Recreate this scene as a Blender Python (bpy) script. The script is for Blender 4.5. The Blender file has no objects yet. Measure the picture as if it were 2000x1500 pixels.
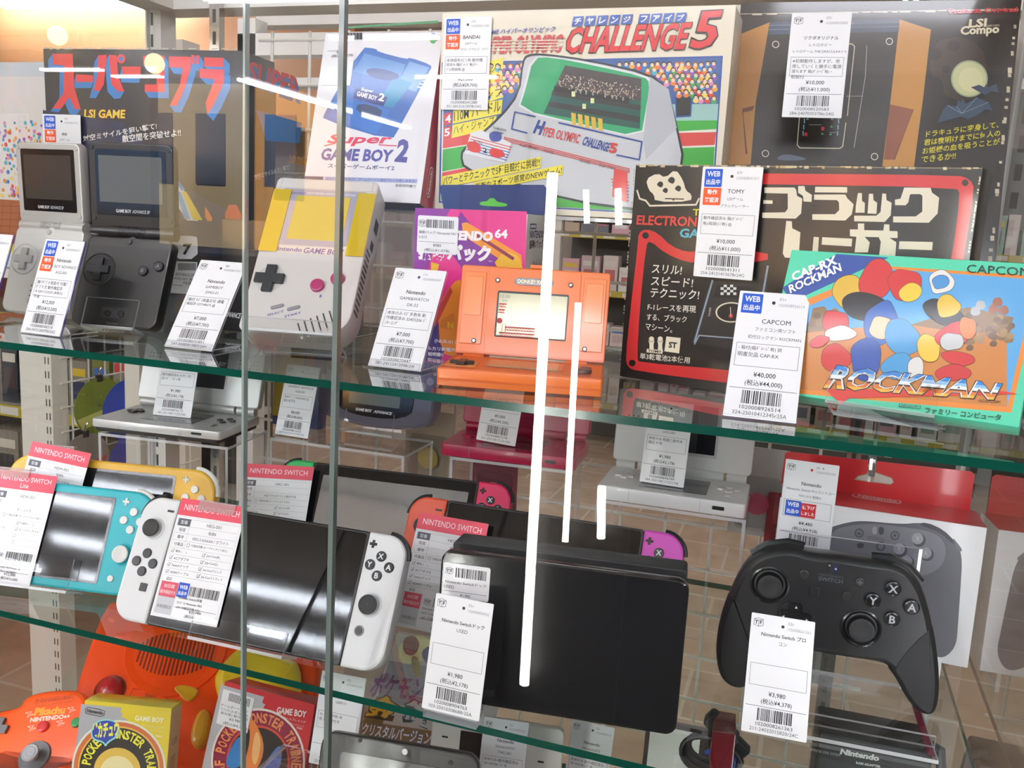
import bpy, math, random
from mathutils import Vector as V, Matrix
sc = bpy.context.scene
# ---------------------------------------------------------------- camera
FPX = 1738.8
def cam_axes(yaw, pit, rol):
    cy, sy, cp, sp = math.cos(yaw), math.sin(yaw), math.cos(pit), math.sin(pit)
    f = V((-sy*cp, cy*cp, -sp)); r = V((cy, sy, 0)); d = f.cross(r)
    cr, sr = math.cos(rol), math.sin(rol)
    return cr*r + sr*d, cr*d - sr*r, f
RX, RD, RF = cam_axes(math.radians(18.175), math.radians(9.8206), math.radians(-3.2238))
EYE = V((0, -.535, 1.3095))
cd = bpy.data.cameras.new('camera'); cam = bpy.data.objects.new('camera', cd)
sc.collection.objects.link(cam); sc.camera = cam
cd.sensor_width = 36; cd.lens = FPX/2000*36; cd.clip_start = .02; cd.clip_end = 100
B = -RF
cam.matrix_world = Matrix(((RX.x, -RD.x, B.x, EYE.x), (RX.y, -RD.y, B.y, EYE.y), (RX.z, -RD.z, B.z, EYE.z), (0, 0, 0, 1)))
# ---------------------------------------------------------------- world, sun, exposure
w = bpy.data.worlds.new('sky'); sc.world = w; w.use_nodes = True
w.node_tree.nodes['Background'].inputs[0].default_value = (.42, .66, 1, 1)
w.node_tree.nodes['Background'].inputs[1].default_value = 1.1
sd = bpy.data.lights.new('sun', 'SUN'); sd.energy = 30; sd.color = (1, .8, .55); sd.angle = .01
so = bpy.data.objects.new('sun', sd); sc.collection.objects.link(so)
so.rotation_euler = (math.radians(-48), 0, math.radians(12))
sc.view_settings.view_transform = 'Standard'; sc.view_settings.look = 'None'
sc.view_settings.exposure = 0.3; sc.view_settings.gamma = 1; sc.view_settings.use_curve_mapping = False
sc.cycles.transparent_max_bounces = 40; sc.cycles.max_bounces = 8
sc.cycles.sample_clamp_indirect = 6; sc.cycles.caustics_reflective = False; sc.cycles.caustics_refractive = False
# ---------------------------------------------------------------- materials
MC = {}
def lin(h):
    h = h.lstrip('#'); o = []
    for i in (0, 2, 4):
        c = int(h[i:i+2], 16)/255; o.append(c/12.92 if c <= .04045 else ((c+.055)/1.055)**2.4)
    return (*o, 1)
def M(h, r=.45, m=0., coat=0., bump=0., scale=400., spec=.5):
    k = (h, r, m, coat, bump, spec)
    if k in MC: return MC[k]
    a = bpy.data.materials.new('surface_'+h.strip('#')); a.use_nodes = True; t = a.node_tree
    b = t.nodes['Principled BSDF']; b.inputs['Base Color'].default_value = lin(h)
    b.inputs['Metallic'].default_value = m; b.inputs['Coat Weight'].default_value = coat; b.inputs['Coat Roughness'].default_value = .08
    b.inputs['Specular IOR Level'].default_value = spec
    n = t.nodes.new('ShaderNodeTexNoise'); n.inputs['Scale'].default_value = scale; n.inputs['Detail'].default_value = 1
    g = t.nodes.new('ShaderNodeTexCoord'); t.links.new(g.outputs['Object'], n.inputs['Vector'])
    q = t.nodes.new('ShaderNodeMapRange'); q.inputs[3].default_value = max(.02, r*.85); q.inputs[4].default_value = r*1.15
    t.links.new(n.outputs[0], q.inputs[0]); t.links.new(q.outputs[0], b.inputs['Roughness'])
    if bump:
        p = t.nodes.new('ShaderNodeBump'); p.inputs['Strength'].default_value = bump; p.inputs['Distance'].default_value = .0006
        t.links.new(n.outputs[0], p.inputs['Height']); t.links.new(p.outputs[0], b.inputs['Normal'])
    MC[k] = a; return a
def EM(h, s):
    k = ('em', h, s)
    if k in MC: return MC[k]
    a = bpy.data.materials.new('lamp_'+h.strip('#')); a.use_nodes = True; t = a.node_tree; t.nodes.clear()
    e = t.nodes.new('ShaderNodeEmission'); e.inputs[0].default_value = lin(h); e.inputs[1].default_value = s
    o = t.nodes.new('ShaderNodeOutputMaterial'); t.links.new(e.outputs[0], o.inputs[0]); MC[k] = a; return a
def GL(tint='ffffff', refl=1.7, rough=0., ior=1.5, body=None, mix=0., bump=0., bscale=30.):
    """clear sheet: Fresnel mirror on its outer side, tinted see-through; body+mix adds a milky share"""
    k = ('gl', tint, refl, rough, ior, body, mix, bump)
    if k in MC: return MC[k]
    a = bpy.data.materials.new('clear_'+tint); a.use_nodes = True; t = a.node_tree; t.nodes.clear(); L = t.links.new
    tr = t.nodes.new('ShaderNodeBsdfTransparent'); tr.inputs[0].default_value = lin(tint)
    gl = t.nodes.new('ShaderNodeBsdfGlossy'); gl.inputs['Roughness'].default_value = rough
    fr = t.nodes.new('ShaderNodeFresnel'); fr.inputs[0].default_value = ior
    ge = t.nodes.new('ShaderNodeNewGeometry')
    sb = t.nodes.new('ShaderNodeMath'); sb.operation = 'SUBTRACT'; sb.inputs[0].default_value = 1; L(ge.outputs['Backfacing'], sb.inputs[1])
    mu = t.nodes.new('ShaderNodeMath'); mu.operation = 'MULTIPLY'; L(fr.outputs[0], mu.inputs[0]); L(sb.outputs[0], mu.inputs[1])
    m2 = t.nodes.new('ShaderNodeMath'); m2.operation = 'MULTIPLY'; m2.use_clamp = True; L(mu.outputs[0], m2.inputs[0]); m2.inputs[1].default_value = refl
    base = tr
    if body:
        df = t.nodes.new('ShaderNodeBsdfDiffuse'); df.inputs[0].default_value = lin(body)
        mb = t.nodes.new('ShaderNodeMixShader'); mb.inputs[0].default_value = mix; L(tr.outputs[0], mb.inputs[1]); L(df.outputs[0], mb.inputs[2]); base = mb
    if bump:
        n = t.nodes.new('ShaderNodeTexNoise'); n.inputs['Scale'].default_value = bscale
        g = t.nodes.new('ShaderNodeTexCoord'); L(g.outputs['Object'], n.inputs['Vector'])
        p = t.nodes.new('ShaderNodeBump'); p.inputs['Strength'].default_value = bump; p.inputs['Distance'].default_value = .004
        L(n.outputs[0], p.inputs['Height']); L(p.outputs[0], gl.inputs['Normal']); L(p.outputs[0], fr.inputs['Normal'])
    mx = t.nodes.new('ShaderNodeMixShader'); L(m2.outputs[0], mx.inputs[0]); L(base.outputs[0], mx.inputs[1]); L(gl.outputs[0], mx.inputs[2])
    o = t.nodes.new('ShaderNodeOutputMaterial'); L(mx.outputs[0], o.inputs[0]); MC[k] = a; return a
GLASS = GL('f6fbf9'); ACR = GL('fcfcfd', 1.7); ACRE = GL('f4f6f8', 1.5, .05, 1.5, 'f2f4f6', .5)
ACRL = GL('fdfdfd', .5)
FILM = GL('fafafa', 1.6, .02, 1.45, None, 0, .5, 22.)
EDGE = M('07493c', .15, 0, .2)
# ---------------------------------------------------------------- mesh building (local millimetres in a frame)
def FR(x, y, z, psi=0., th=0., w=0., ph=0.):
    """frame of an upright panel: bottom-left corner, heading, lean back (degrees), width; origin moves to mid-width"""
    p, t = math.radians(psi), math.radians(th)
    u = V((math.cos(p), math.sin(p), 0)); b = V((-math.sin(p), math.cos(p), 0)); v = math.cos(t)*V((0, 0, 1))+math.sin(t)*b
    if ph:
        q = math.radians(ph); u, v = math.cos(q)*u+math.sin(q)*v, -math.sin(q)*u+math.cos(q)*v
    n = u.cross(v); o = V((x, y, z))+u*(w/2000)
    return Matrix(((u.x, v.x, n.x, o.x), (u.y, v.y, n.y, o.y), (u.z, v.z, n.z, o.z), (0, 0, 0, 1)))
def shift(F, x=0, y=0, z=0): return F @ Matrix.Translation(V((x, y, z))*.001)
def side(F, x, y=0, z=0, ang=90): return shift(F, x, y, z) @ Matrix.Rotation(math.radians(ang), 4, 'Y')
def top(F, x=0, y=0, z=0, ang=-90): return shift(F, x, y, z) @ Matrix.Rotation(math.radians(ang), 4, 'X')
WORLD = Matrix.Identity(4)
def rrect(w, h, r, ins=0., n=5, cx=0, cy=0):
    if not isinstance(r, (list, tuple)): r = (r,)*4            # tl, tr, br, bl
    w, h = w-2*ins, h-2*ins; out = []
    C = [(-1, 1, 90), (1, 1, 0), (1, -1, -90), (-1, -1, -180)]
    for (sx, sy, a0), rr in zip((C[1], C[0], C[3], C[2]), (r[1], r[0], r[3], r[2])):
        rr = min(max(rr-ins, .02), w/2-.001, h/2-.001)
        for i in range(n+1):
            a = math.radians(a0+90*i/n); out.append((cx+sx*(w/2-rr)+rr*math.cos(a), cy+sy*(h/2-rr)+rr*math.sin(a)))
    return out
def inset(P, d):
    if not d: return list(P)
    n = len(P); o = []
    for i in range(n):
        a, b, c = V(P[i-1]), V(P[i]), V(P[(i+1) % n])
        e, f = (b-a), (c-b)
        if e.length < 1e-6: e = f
        if f.length < 1e-6: f = e
        e.normalize(); f.normalize(); m = V((-e.y-f.y, e.x+f.x))
        if m.length < 1e-6: m = V((-e.y, e.x))
        m.normalize(); k = d/max(.5, m.dot(V((-e.y, e.x)))); o.append((b.x+m.x*k, b.y+m.y*k))
    return o
def area(P): return sum(P[i-1][0]*P[i][1]-P[i][0]*P[i-1][1] for i in range(len(P)))/2
def smooth(P, it=2):
    for _ in range(it):
        Q = []
        for i in range(len(P)):
            a, b = P[i], P[(i+1) % len(P)]
            Q += [(a[0]*.75+b[0]*.25, a[1]*.75+b[1]*.25), (a[0]*.25+b[0]*.75, a[1]*.25+b[1]*.75)]
        P = Q
    return P
class MB:
    def __init__(s, F=WORLD): s.F = F; s.v = []; s.f = []; s.m = []; s.mats = []; s.T = None
    def mi(s, m):
        if isinstance(m, str): m = M(m)
        if m not in s.mats: s.mats.append(m)
        return s.mats.index(m)
    def add(s, vs, fs, m):
        b = len(s.v); s.v += [tuple(s.T @ V(p)) if s.T else tuple(p) for p in vs]; k = s.mi(m)
        for f in fs: s.f.append([b+i for i in f]); s.m.append(k)
    def rings(s, R, m, cap=(1, 1), mcap=None):
        n = len(R[0]); vs = [p for r in R for p in r]; fs = []
        for k in range(len(R)-1):
            for i in range(n):
                j = (i+1) % n; fs.append((k*n+i, k*n+j, (k+1)*n+j, (k+1)*n+i))
        s.add(vs, fs, m)
        if cap[0]: s.add(R[0], [tuple(range(n))[::-1]], m)
        if cap[1]: s.add(R[-1], [tuple(range(n))], mcap or m)
    def prism(s, P, prof, m, mcap=None, cap=(1, 1)):            # prof: (inset, z) from back to front
        P = list(P)
        if area(P) < 0: P.reverse()
        s.rings([[(x, y, z) for x, y in inset(P, i)] for i, z in prof], m, cap, mcap)
    def slab(s, w, h, d, r=1., bev=.6, m='888888', cx=0, cy=None, z0=0., n=5, mcap=None, bb=None):
        if cy is None: cy = h/2
        bb = bev if bb is None else bb
        pr = [(bb, z0-d), (bb*.3, z0-d+bb*.3), (0, z0-d+bb), (0, z0-bev), (bev*.3, z0-bev*.3), (bev, z0)]
        s.rings([[(x, y, z) for x, y in rrect(w, h, r, i, n, cx, cy)] for i, z in pr], m, (1, 1), mcap)
    def cyl(s, cx, cy, z0, z1, r, m, bev=0., n=24, mcap=None):
        pr = [(r, z0), (r, z1)] if not bev else [(r, z0), (r, z1-bev), (r-bev*.3, z1-bev*.3), (r-bev, z1)]
        s.lathe(cx, cy, pr, m, n, mcap)
    def lathe(s, cx, cy, pr, m, n=24, mcap=None, cap=(1, 1), sx=1, sy=1):
        s.rings([[(cx+sx*r*math.cos(6.28319*i/n), cy+sy*r*math.sin(6.28319*i/n), z) for i in range(n)] for r, z in pr], m, cap, mcap)
    def box(s, x0, x1, y0, y1, z0, z1, m, mt=None, ms=None):
        v = [(x, y, z) for z in (z0, z1) for y in (y0, y1) for x in (x0, x1)]
        s.add(v, [(0, 2, 3, 1), (4, 5, 7, 6)], mt or m)                     # back / front
        s.add(v, [(0, 1, 5, 4), (2, 6, 7, 3), (0, 4, 6, 2), (1, 3, 7, 5)], ms or m)
    def plate(s, x0, x1, y0, y1, z0, z1, ax, mt=None):                          # clear sheet: see-through across axis ax, bright on its cut edges
        v = [(x, y, z) for z in (z0, z1) for y in (y0, y1) for x in (x0, x1)]
        for k, f in enumerate(([(0, 4, 6, 2), (1, 3, 7, 5)], [(0, 1, 5, 4), (2, 6, 7, 3)], [(0, 2, 3, 1), (4, 5, 7, 6)])): s.add(v, f, (mt or ACR) if k == ax else ACRE)
    def tube(s, P, r, m, n=8, closed=False):
        P = [V(p) for p in P]; R = []; N = len(P); up = None
        for i, p in enumerate(P):
            t = (P[min(i+1, N-1)]-P[max(i-1, 0)])
            t = t.normalized() if t.length > 1e-9 else V((0, 0, 1))
            if up is None or abs(up.dot(t)) > .98: up = V((0, 0, 1)) if abs(t.z) < .9 else V((1, 0, 0))
            a = t.cross(up).normalized(); b = a.cross(t).normalized(); up = b
            R.append([tuple(p+a*r*math.cos(6.28319*k/n)-b*r*math.sin(6.28319*k/n)) for k in range(n)])
        s.rings(R, m)
    def build(s, name, parent=None, **kw):
        if parent is not None and parent.name in PM:
            X = PM[parent.name].inverted() @ s.F
            if (X.to_translation().length > 1e-6) or abs(X[0][0]-1)+abs(X[1][1]-1) > 1e-6:
                X = Matrix.Translation(X.to_translation()*1000) @ X.to_3x3().to_4x4(); s.v = [tuple(X @ V(p)) for p in s.v]
        me = bpy.data.meshes.new(name); me.from_pydata([(x*.001, y*.001, z*.001) for x, y, z in s.v], [], s.f)
        for m in s.mats: me.materials.append(m)
        me.polygons.foreach_set('material_index', s.m); me.shade_smooth(); me.set_sharp_from_angle(angle=math.radians(32)); me.update()
        o = bpy.data.objects.new(name, me); sc.collection.objects.link(o)
        if parent is None: o.matrix_world = s.F
        else: o.parent = parent
        for k, x in kw.items(): o[k] = x
        return o
PM = {}
def thing(name, label, cat, F, group=None, kind=None):
    o = bpy.data.objects.new(name, None); sc.collection.objects.link(o); o.matrix_world = F; o.empty_display_size = .02
    PM[o.name] = F.copy(); o['label'] = label; o['category'] = cat
    if group: o['group'] = group
    if kind: o['kind'] = kind
    return o
# ---------------------------------------------------------------- flat print on a face
TC = {}
def glyphs(t, bold=0.):
    k = (t, bold)
    if k in TC: return TC[k]
    c = bpy.data.curves.new('t', 'FONT'); c.body = t; c.resolution_u = 2; c.offset = bold; c.fill_mode = 'FRONT'
    o = bpy.data.objects.new('t', c); me = o.to_mesh()
    vs = [v.co.to_2d() for v in me.vertices]; fs = [tuple(p.vertices) for p in me.polygons]; o.to_mesh_clear()
    bpy.data.objects.remove(o); bpy.data.curves.remove(c)
    if not vs: TC[k] = ([], [], 1); return TC[k]
    x0, x1 = min(p.x for p in vs), max(p.x for p in vs); y0, y1 = min(p.y for p in vs), max(p.y for p in vs)
    W, H = max(x1-x0, 1e-4), max(y1-y0, 1e-4)
    TC[k] = ([((p.x-x0)/W, (p.y-y0)/H) for p in vs], fs, W/H); return TC[k]
def ray(x, y): return (RX*((x-1000)/FPX)+RD*((y-750)/FPX)+RF)
class Art:
    """print lying on the plane z=z0 of frame F; px=True reads the face through the photograph's camera"""
    def __init__(s, mb, F=None, z0=0., px=False, r=.5):
        s.mb = mb; s.F = F or mb.F; s.z0 = z0; s.px = px; s.k = 0; s.j = 0; s.dj = .0013; s.r = r; s.coat = 0
        s.n = s.F.to_3x3() @ V((0, 0, 1)); s.o = s.F @ V((0, 0, z0*.001)); s.inv = s.F.inverted(); s.X = mb.F.inverted() @ s.F
    def uv(s, p):
        if not s.px: return p
        d = ray(*p); t = s.n.dot(s.o-EYE)/s.n.dot(d); q = s.inv @ (EYE+d*t); return (q.x*1000, q.y*1000)
    def loc(s, p):
        q = s.X @ V((p[0]*.001, p[1]*.001, (s.z0+.05+.03*s.k+s.j)*.001)); return (q.x*1000, q.y*1000, q.z*1000)
    def col(s, c): return M(c, s.r, 0, s.coat) if isinstance(c, str) else c
    def up(s, n=1): s.k += n; return s
    def P(s, pts, c, raw=False):
        Q = [p if raw else s.uv(p) for p in pts]
        if area(Q) < 0: Q.reverse()
        s.j += s.dj; s.mb.add([s.loc(q) for q in Q], [tuple(range(len(Q)))], s.col(c)); return s
    def S(s, pts, c, it=2): return s.P(smooth(pts, it), c)
    def R(s, x0, y0, x1, y1, c): return s.P([(x0, y0), (x1, y0), (x1, y1), (x0, y1)], c)
    def C(s, cx, cy, rx, c, ry=None, n=20, rot=0):
        ry = ry or rx; a = math.radians(rot)
        return s.P([(cx+rx*math.cos(t)*math.cos(a)-ry*math.sin(t)*math.sin(a), cy+rx*math.cos(t)*math.sin(a)+ry*math.sin(t)*math.cos(a)) for t in [6.28319*i/n for i in range(n)]], c)
    def L(s, pts, w, c, closed=False):
        Q = [V(s.uv(p)) for p in pts]
        if s.px: w = w*s.scale(pts[0])
        if closed: Q.append(Q[0])
        for a, b in zip(Q, Q[1:]):
            d = b-a
            if d.length < 1e-6: continue
            d.normalize(); n = V((-d.y, d.x))*w/2; e = d*w*.3
            s.P([a-n-e, b-n+e, b+n+e, a+n-e], c, True)
        return s
    def scale(s, p): return (V(s.uv((p[0]+4, p[1])))-V(s.uv(p))).length/4
    def RR(s, x0, y0, x1, y1, r, c): return s.P(rrect(x1-x0, y1-y0, r, 0, 4, (x0+x1)/2, (y0+y1)/2), c)
    def T(s, t, bl, br, tl, c, bold=0., tr=None, clip=None):
        vs, fs, _ = glyphs(t, bold)
        if clip:                                                          # keep only a horizontal band of the letters
            nv, nf = [], []
            for f in fs:
                P = [vs[i] for i in f]
                for lim, sg in ((clip[0], 1), (clip[1], -1)):
                    Q = []
                    for i in range(len(P)):
                        a, b = P[i-1], P[i]; da, db = sg*(a[1]-lim), sg*(b[1]-lim)
                        if (da < 0) != (db < 0): k = da/(da-db); Q.append((a[0]+(b[0]-a[0])*k, lim))
                        if db >= 0: Q.append(b)
                    P = Q
                    if not P: break
                if len(P) > 2: nf.append(tuple(range(len(nv), len(nv)+len(P)))); nv += P
            vs, fs = nv, nf
        bl, br, tl = V(s.uv(bl)), V(s.uv(br)), V(s.uv(tl)); tr = V(s.uv(tr)) if tr else br+tl-bl
        q = [bl*(1-a)*(1-b)+br*a*(1-b)+tl*(1-a)*b+tr*a*b for a, b in vs]
        s.j += s.dj; s.mb.add([s.loc(p) for p in q], fs, s.col(c)); return s
    def W(s, t, x, y, h, c='1a1a1e', al=0, w=None, bold=0., sh=0., mx=None):
        """one line in frame units: height h, al -1 left 0 centre 1 right"""
        vs, fs, a = glyphs(t, bold)
        if not vs: return s
        ww = w or a*h
        if mx: ww = min(ww, mx)
        x0 = x if al < 0 else x-ww/2 if al == 0 else x-ww
        return s.T(t, (x0, y), (x0+ww, y), (x0+sh*h, y+h), c, bold)
    def BAR(s, x0, y0, x1, y1, seed=1, c='16161a'):
        rg = random.Random(seed); x = x0; g = (x1-x0)/62
        while x < x1:
            b = g*rg.choice((1, 1, 1.6, 2.2)); s.R(x, y0, min(x+b, x1), y1, c); x += b+g*rg.choice((.9, 1, 1.5, 2.2))
        return s
INK = '1c1c22'
def tf_logo(a, x, y, s):
    k = 'b0b0b6' if False else INK
    a.L([(x-s, y+.55*s), (x-s, y-.75*s), (x, y-s), (x+s, y-.75*s), (x+s, y+.55*s), (x, y+.35*s)], s*.09, k, True)
    a.L([(x-s, y+.55*s), (x-.1*s, y+.85*s), (x+s, y+.55*s)], s*.09, k).L([(x, y-s), (x, y+.35*s)], s*.09, k)
    a.W('T', x-.5*s, y-.55*s, .8*s, k, 0, None, .03).W('F', x+.5*s, y-.5*s, .8*s, k, 0, None, .03)
def price_tag(F, label, d, name='price_tag', w=44.5, h=83., edge=None, lip=False, th=20., holder=True, group=None):
    """printed shop tag, bottom-centre frame F; d: web, ok, logo, num, id, l1..l3, box, price, tax, code"""
    t = thing(name, label, 'price tag', F, group)
    mb = MB(F); W0, H0, w, h = w, h, 44.5, 83.; mb.slab(w, h, .5, .8, .1, M('eeeef0', .4, 0, .15)); a = Art(mb)
    x0, sc_ = -w/2, 1.
    def X(v): return x0+v*sc_
    y1 = h
    if d.get('web'):
        a.k = 1; a.RR(X(2.2), y1-15, X(15.4), y1-1.6, .6, '1f57c8'); a.k = 2
        a.W('WEB', X(8.8), y1-7.2, 3.9, 'f6f6fa', 0, 9.8*sc_, .02).W('出品中', X(8.8), y1-13.2, 4, 'f6f6fa', 0, 10.4*sc_, .02)
    if d.get('ok'):
        a.k = 1; a.RR(X(2.2), y1-28.5, X(15.6), y1-15.6, .6, 'ee5a1c'); a.k = 2
        a.W('動作', X(8.9), y1-20.8, 4, 'f6f6fa', 0, 7.6*sc_, .02).W('確認済', X(8.9), y1-26.6, 4, 'f6f6fa', 0, 10.6*sc_, .02)
    if d.get('sale'):
        a.k = 1; a.R(X(4), y1-49.6, X(17), y1-36, '1f57c8').R(X(17), y1-49.6, X(29.5), y1-37, 'd02228'); a.k = 2
        a.W('WEB', X(10.5), y1-41.4, 3.9, 'f6f6fa', 0, 9.6, .02).W('出品中', X(10.5), y1-47.6, 4, 'f6f6fa', 0, 10.2, .02).W('値下げ', X(23.2), y1-42.4, 3.6, 'f6f6fa', 0, 10.4, .02).W('しました', X(23.2), y1-47.6, 3., 'f6f6fa', 0, 10.6, .02)
    if d.get('logo'): a.k = 1; tf_logo(a, X(5.4), y1-6, 3.2)
    a.k = 1
    a.C(X(22.5), y1-7, 1.15, d.get('dot', '3a3338')).W(d.get('num', '07r'), X(26), y1-5.4, 2.2, '8a8a90', -1).W(d.get('id', '1020008541311'), X(26), y1-9.2, 2., '9a9aa0', -1, 16*sc_)
    dy = d.get('dy', 0)
    for i, (tx, hh) in enumerate(((d.get('l1'), 3.1), (d.get('l2'), 2.5), (d.get('l3'), 2.5))):
        if tx: a.W(tx, X(23.5+d.get('dx', 0)), y1-21.5-5.2*i+dy, hh, INK if i == 0 else '45454c', 0, None, (.012 if 'M' not in tx else 0) if i == 0 else 0, mx=40*sc_)
    bx = d.get('box', [])
    y = y1-35.2
    a.L([(X(2.6), y), (X(41.8), y), (X(41.8), y-15), (X(2.6), y-15)], .25, '55555c', True)
    for i, tx in enumerate(bx): a.W(tx, X(4), y-4.6-4.2*i, 3.1, '2a2a30', -1, mx=36.6*sc_)
    a.W(d['price'], X(22.3), y1-57.2, 3.6, INK, 0, None, .006).W(d['tax'], X(22.3), y1-63, 4.3, INK, 0, None, .004, mx=32*sc_)
    a.L([(X(1.6), 18.6), (X(42.8), 18.6)], .3, '33333a')
    a.BAR(X(10), 9, X(34), 17.4, hash(d.get('id', 'a')) % 99 if False else sum(map(ord, d.get('id', 'a'))))
    a.W(d.get('id', '1020008541311'), X(22), 5.6, 2.4, '33333a', 0, 25*sc_).W(d.get('code', '254-24121413678r24G'), X(22), 2., 2.4, '55555c', 0, 33*sc_)
    mb.v = [(x*W0/44.5, y*H0/83, z) for x, y, z in mb.v]; w, h, x0 = W0, H0, -W0/2
    mb.build('card', t)
    if holder:
        c, s_ = math.cos(math.radians(th)), math.sin(math.radians(th))
        E = GL('b0a6f0', 1.2, .1, 1.4, '6a58c8', .75) if edge else ACRE
        hb = MB(F); hb.box(x0-.4, -x0+.4, .2, h+.4, -2., -.8, E, ACR, E)
        hb.T = Matrix.Rotation(math.radians(th), 4, 'X') @ Matrix.Identity(4)
        hb.plate(x0-.4, -x0+.4, .1, 1.2, -40, -.6, 1); hb.T = None
        if lip: hb.box(x0+1, -x0-1, .3, 5.5, .3, 1.2, ACR, ACR, E)
        hb.build('holder', t)
    return t
def switch_card(F, label, head, head2, model, grade, note, items, price, seed, w=61., h=96., web=False):
    t = thing('info_card', label, 'info card', F); mb = MB(F); mb.slab(w, h, .5, .6, .1, M('f0eff0', .35, 0, .2)); a = Art(mb); a.k = 1
    rd = 'e2485c'; y0 = h-(16 if head2 else 14)
    a.R(-w/2, y0, w/2, h, rd); a.k = 2
    if head2: a.W(head, 0, h-8.2, 4.2, 'f4dfe2', 0, w*.84).W(head2, 0, h-14, 4, 'f4dfe2', 0)
    else: a.W(head, 0, h-9.4, 5, 'f6e4e6', 0, w*.84)
    a.k = 1; L, R = -w/2+2.5, w/2-2.5; y = y0-2.5; c1 = L+12; g = '9a9aa2'
    a.R(L, y-6, c1, y, '5a5a66'); a.k = 2; a.W('型番', (L+c1)/2, y-4.6, 3.2, 'f0f0f0', 0)
    rows = [('', model), ('程度', grade), ('備考', note)]
    for i, (p, q) in enumerate(rows):
        yy = y-6*i; a.L([(L, yy), (R, yy)], .18, g)
        if p: a.W(p, (L+c1)/2, yy-4.6, 3., INK, 0)
        if q: a.W(q, (c1+R)/2, yy-4.4, 2.7, '33333a', 0, mx=34)
    yy = y-18
    a.L([(L, yy), (R, yy)], .18, g).W('付属品', (L+c1)/2, yy-4.4, 2.8, INK, 0).W('付属品完備 (セーフティガイド含む)', c1+6, yy-4, 2.4, '33333a', -1, mx=34)
    a.L([(c1+2, yy-4.2), (c1+2, yy-1.6), (c1+4.4, yy-1.6), (c1+4.4, yy-4.2)], .25, '33333a', True)
    a.L([(c1, y), (c1, yy-6)], .18, g)
    for i, (p, q) in enumerate(items):
        yy = y-24-5.6*i; a.L([(L, yy), (R, yy)], .18, g)
        for tx, xx in ((p, L+1), (q, 2)):
            if tx is None: continue
            a.L([(xx, yy-4.1), (xx, yy-1.7), (xx+2.3, yy-1.7), (xx+2.3, yy-4.1)], .22, '44444a', True)
            if tx: a.W(tx, xx+4, yy-4.1, 2.5, '2c2c32', -1, mx=20); a.L([(xx+.4, yy-3), (xx+1.1, yy-3.8), (xx+3.1, yy-.9)], .25, '44444a')
    yy = y-24-5.6*len(items); a.L([(L, yy), (R, yy)], .18, g)
    a.W('追記', (L+c1)/2, yy-4, 2.6, INK, 0)
    bt = max(yy-5, 26); a.R(L, bt-12, L+16, bt, 'e0596c'); a.R(L, 2.5, L+16, bt-12, 'cfcfd6'); a.k = 3
    a.W('30日間', L+8, bt-5, 3, 'f8eef0', 0).W('動作保証付き', L+8, bt-9.8, 3, 'f8eef0', 0, 14).W('本体初期化済', L+8, 7, 2.8, '44444c', 0, 13)
    sx = L+17.5; a.k = 2
    a.BAR(sx+10, bt-8.5, R-2, bt-1, seed); tf_logo(a, sx+4.5, bt-5, 2.8)
    if web:
        a.k = 3; a.RR(sx-1, bt-10.5, sx+9, bt+1, .5, '1f57c8'); a.k = 4; a.W('WEB', sx+4, bt-4, 3, 'f4f4fa', 0, 7.5, .02).W('出品中', sx+4, bt-8.8, 3.1, 'f4f4fa', 0, 8, .02); a.k = 2
    for i, tx in enumerate(price[:-2]): a.W(tx, sx+1.5, bt-12.2-3.8*i, 2.6, INK, -1, mx=R-sx-2)
    a.L([(sx, 9.6), (R-1, 9.6)], .25, INK).W(price[-2], (sx+R)/2, 6, 2.9, INK, 0).W(price[-1], (sx+R)/2, 2.2, 3.2, INK, 0, mx=24)
    a.L([(L-.8, 1.2), (R+.8, 1.2), (R+.8, y0-1), (L-.8, y0-1)], .15, 'b8b8be', True)
    mb.build('card', t); return t
# ================================================================ the shop and the show case
def struct(name, mb):
    return mb.build(name, None, kind='structure')
def tiles(name, c1, c2, sx, sy, mort, scale=1., rough=.25):
    a = bpy.data.materials.new(name); a.use_nodes = True; t = a.node_tree; b = t.nodes['Principled BSDF']; L = t.links.new
    g = t.nodes.new('ShaderNodeTexCoord'); k = t.nodes.new('ShaderNodeTexBrick'); L(g.outputs['Object'], k.inputs['Vector'])
    k.inputs['Color1'].default_value = lin(c1); k.inputs['Color2'].default_value = lin(c2); k.inputs['Mortar'].default_value = lin(mort)
    k.inputs['Scale'].default_value = scale; k.inputs['Brick Width'].default_value = sx; k.inputs['Row Height'].default_value = sy
    k.inputs['Mortar Size'].default_value = .006; k.offset = .5
    n = t.nodes.new('ShaderNodeTexNoise'); n.inputs['Scale'].default_value = 9; L(g.outputs['Object'], n.inputs['Vector'])
    mx = t.nodes.new('ShaderNodeMixRGB'); mx.blend_type = 'SOFT_LIGHT'; mx.inputs[0].default_value = .5; L(k.outputs[0], mx.inputs[1]); L(n.outputs[0], mx.inputs[2])
    L(mx.outputs[0], b.inputs['Base Color']); b.inputs['Roughness'].default_value = rough; return a
m = MB(); m.box(-9000, 4000, -9000, 6000, -60, 0, tiles('floor_tiles', 'c2aa92', 'b69d84', .45, .3, 'd0c0ac')); struct('floor', m)
m = MB(); m.box(-9000, 4000, -9000, 6000, 2850, 2950, M('efe9de', .8, 0, 0, .1, 20)); struct('ceiling', m)
wm = M('b9b2a8', .8, 0, 0, .2, 60)
m = MB(); m.box(-9000, 4000, 6000, 6100, 0, 2850, wm); struct('wall_back', m)
m = MB(); m.box(4000, 4100, -9000, 6000, 0, 2850, wm); struct('wall_right', m)
m = MB(); m.box(-9100, -9000, -9000, 6000, 0, 2850, M('d9a47a', .8, 0, 0, .2, 60)); struct('wall_left', m)
m = MB()
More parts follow.
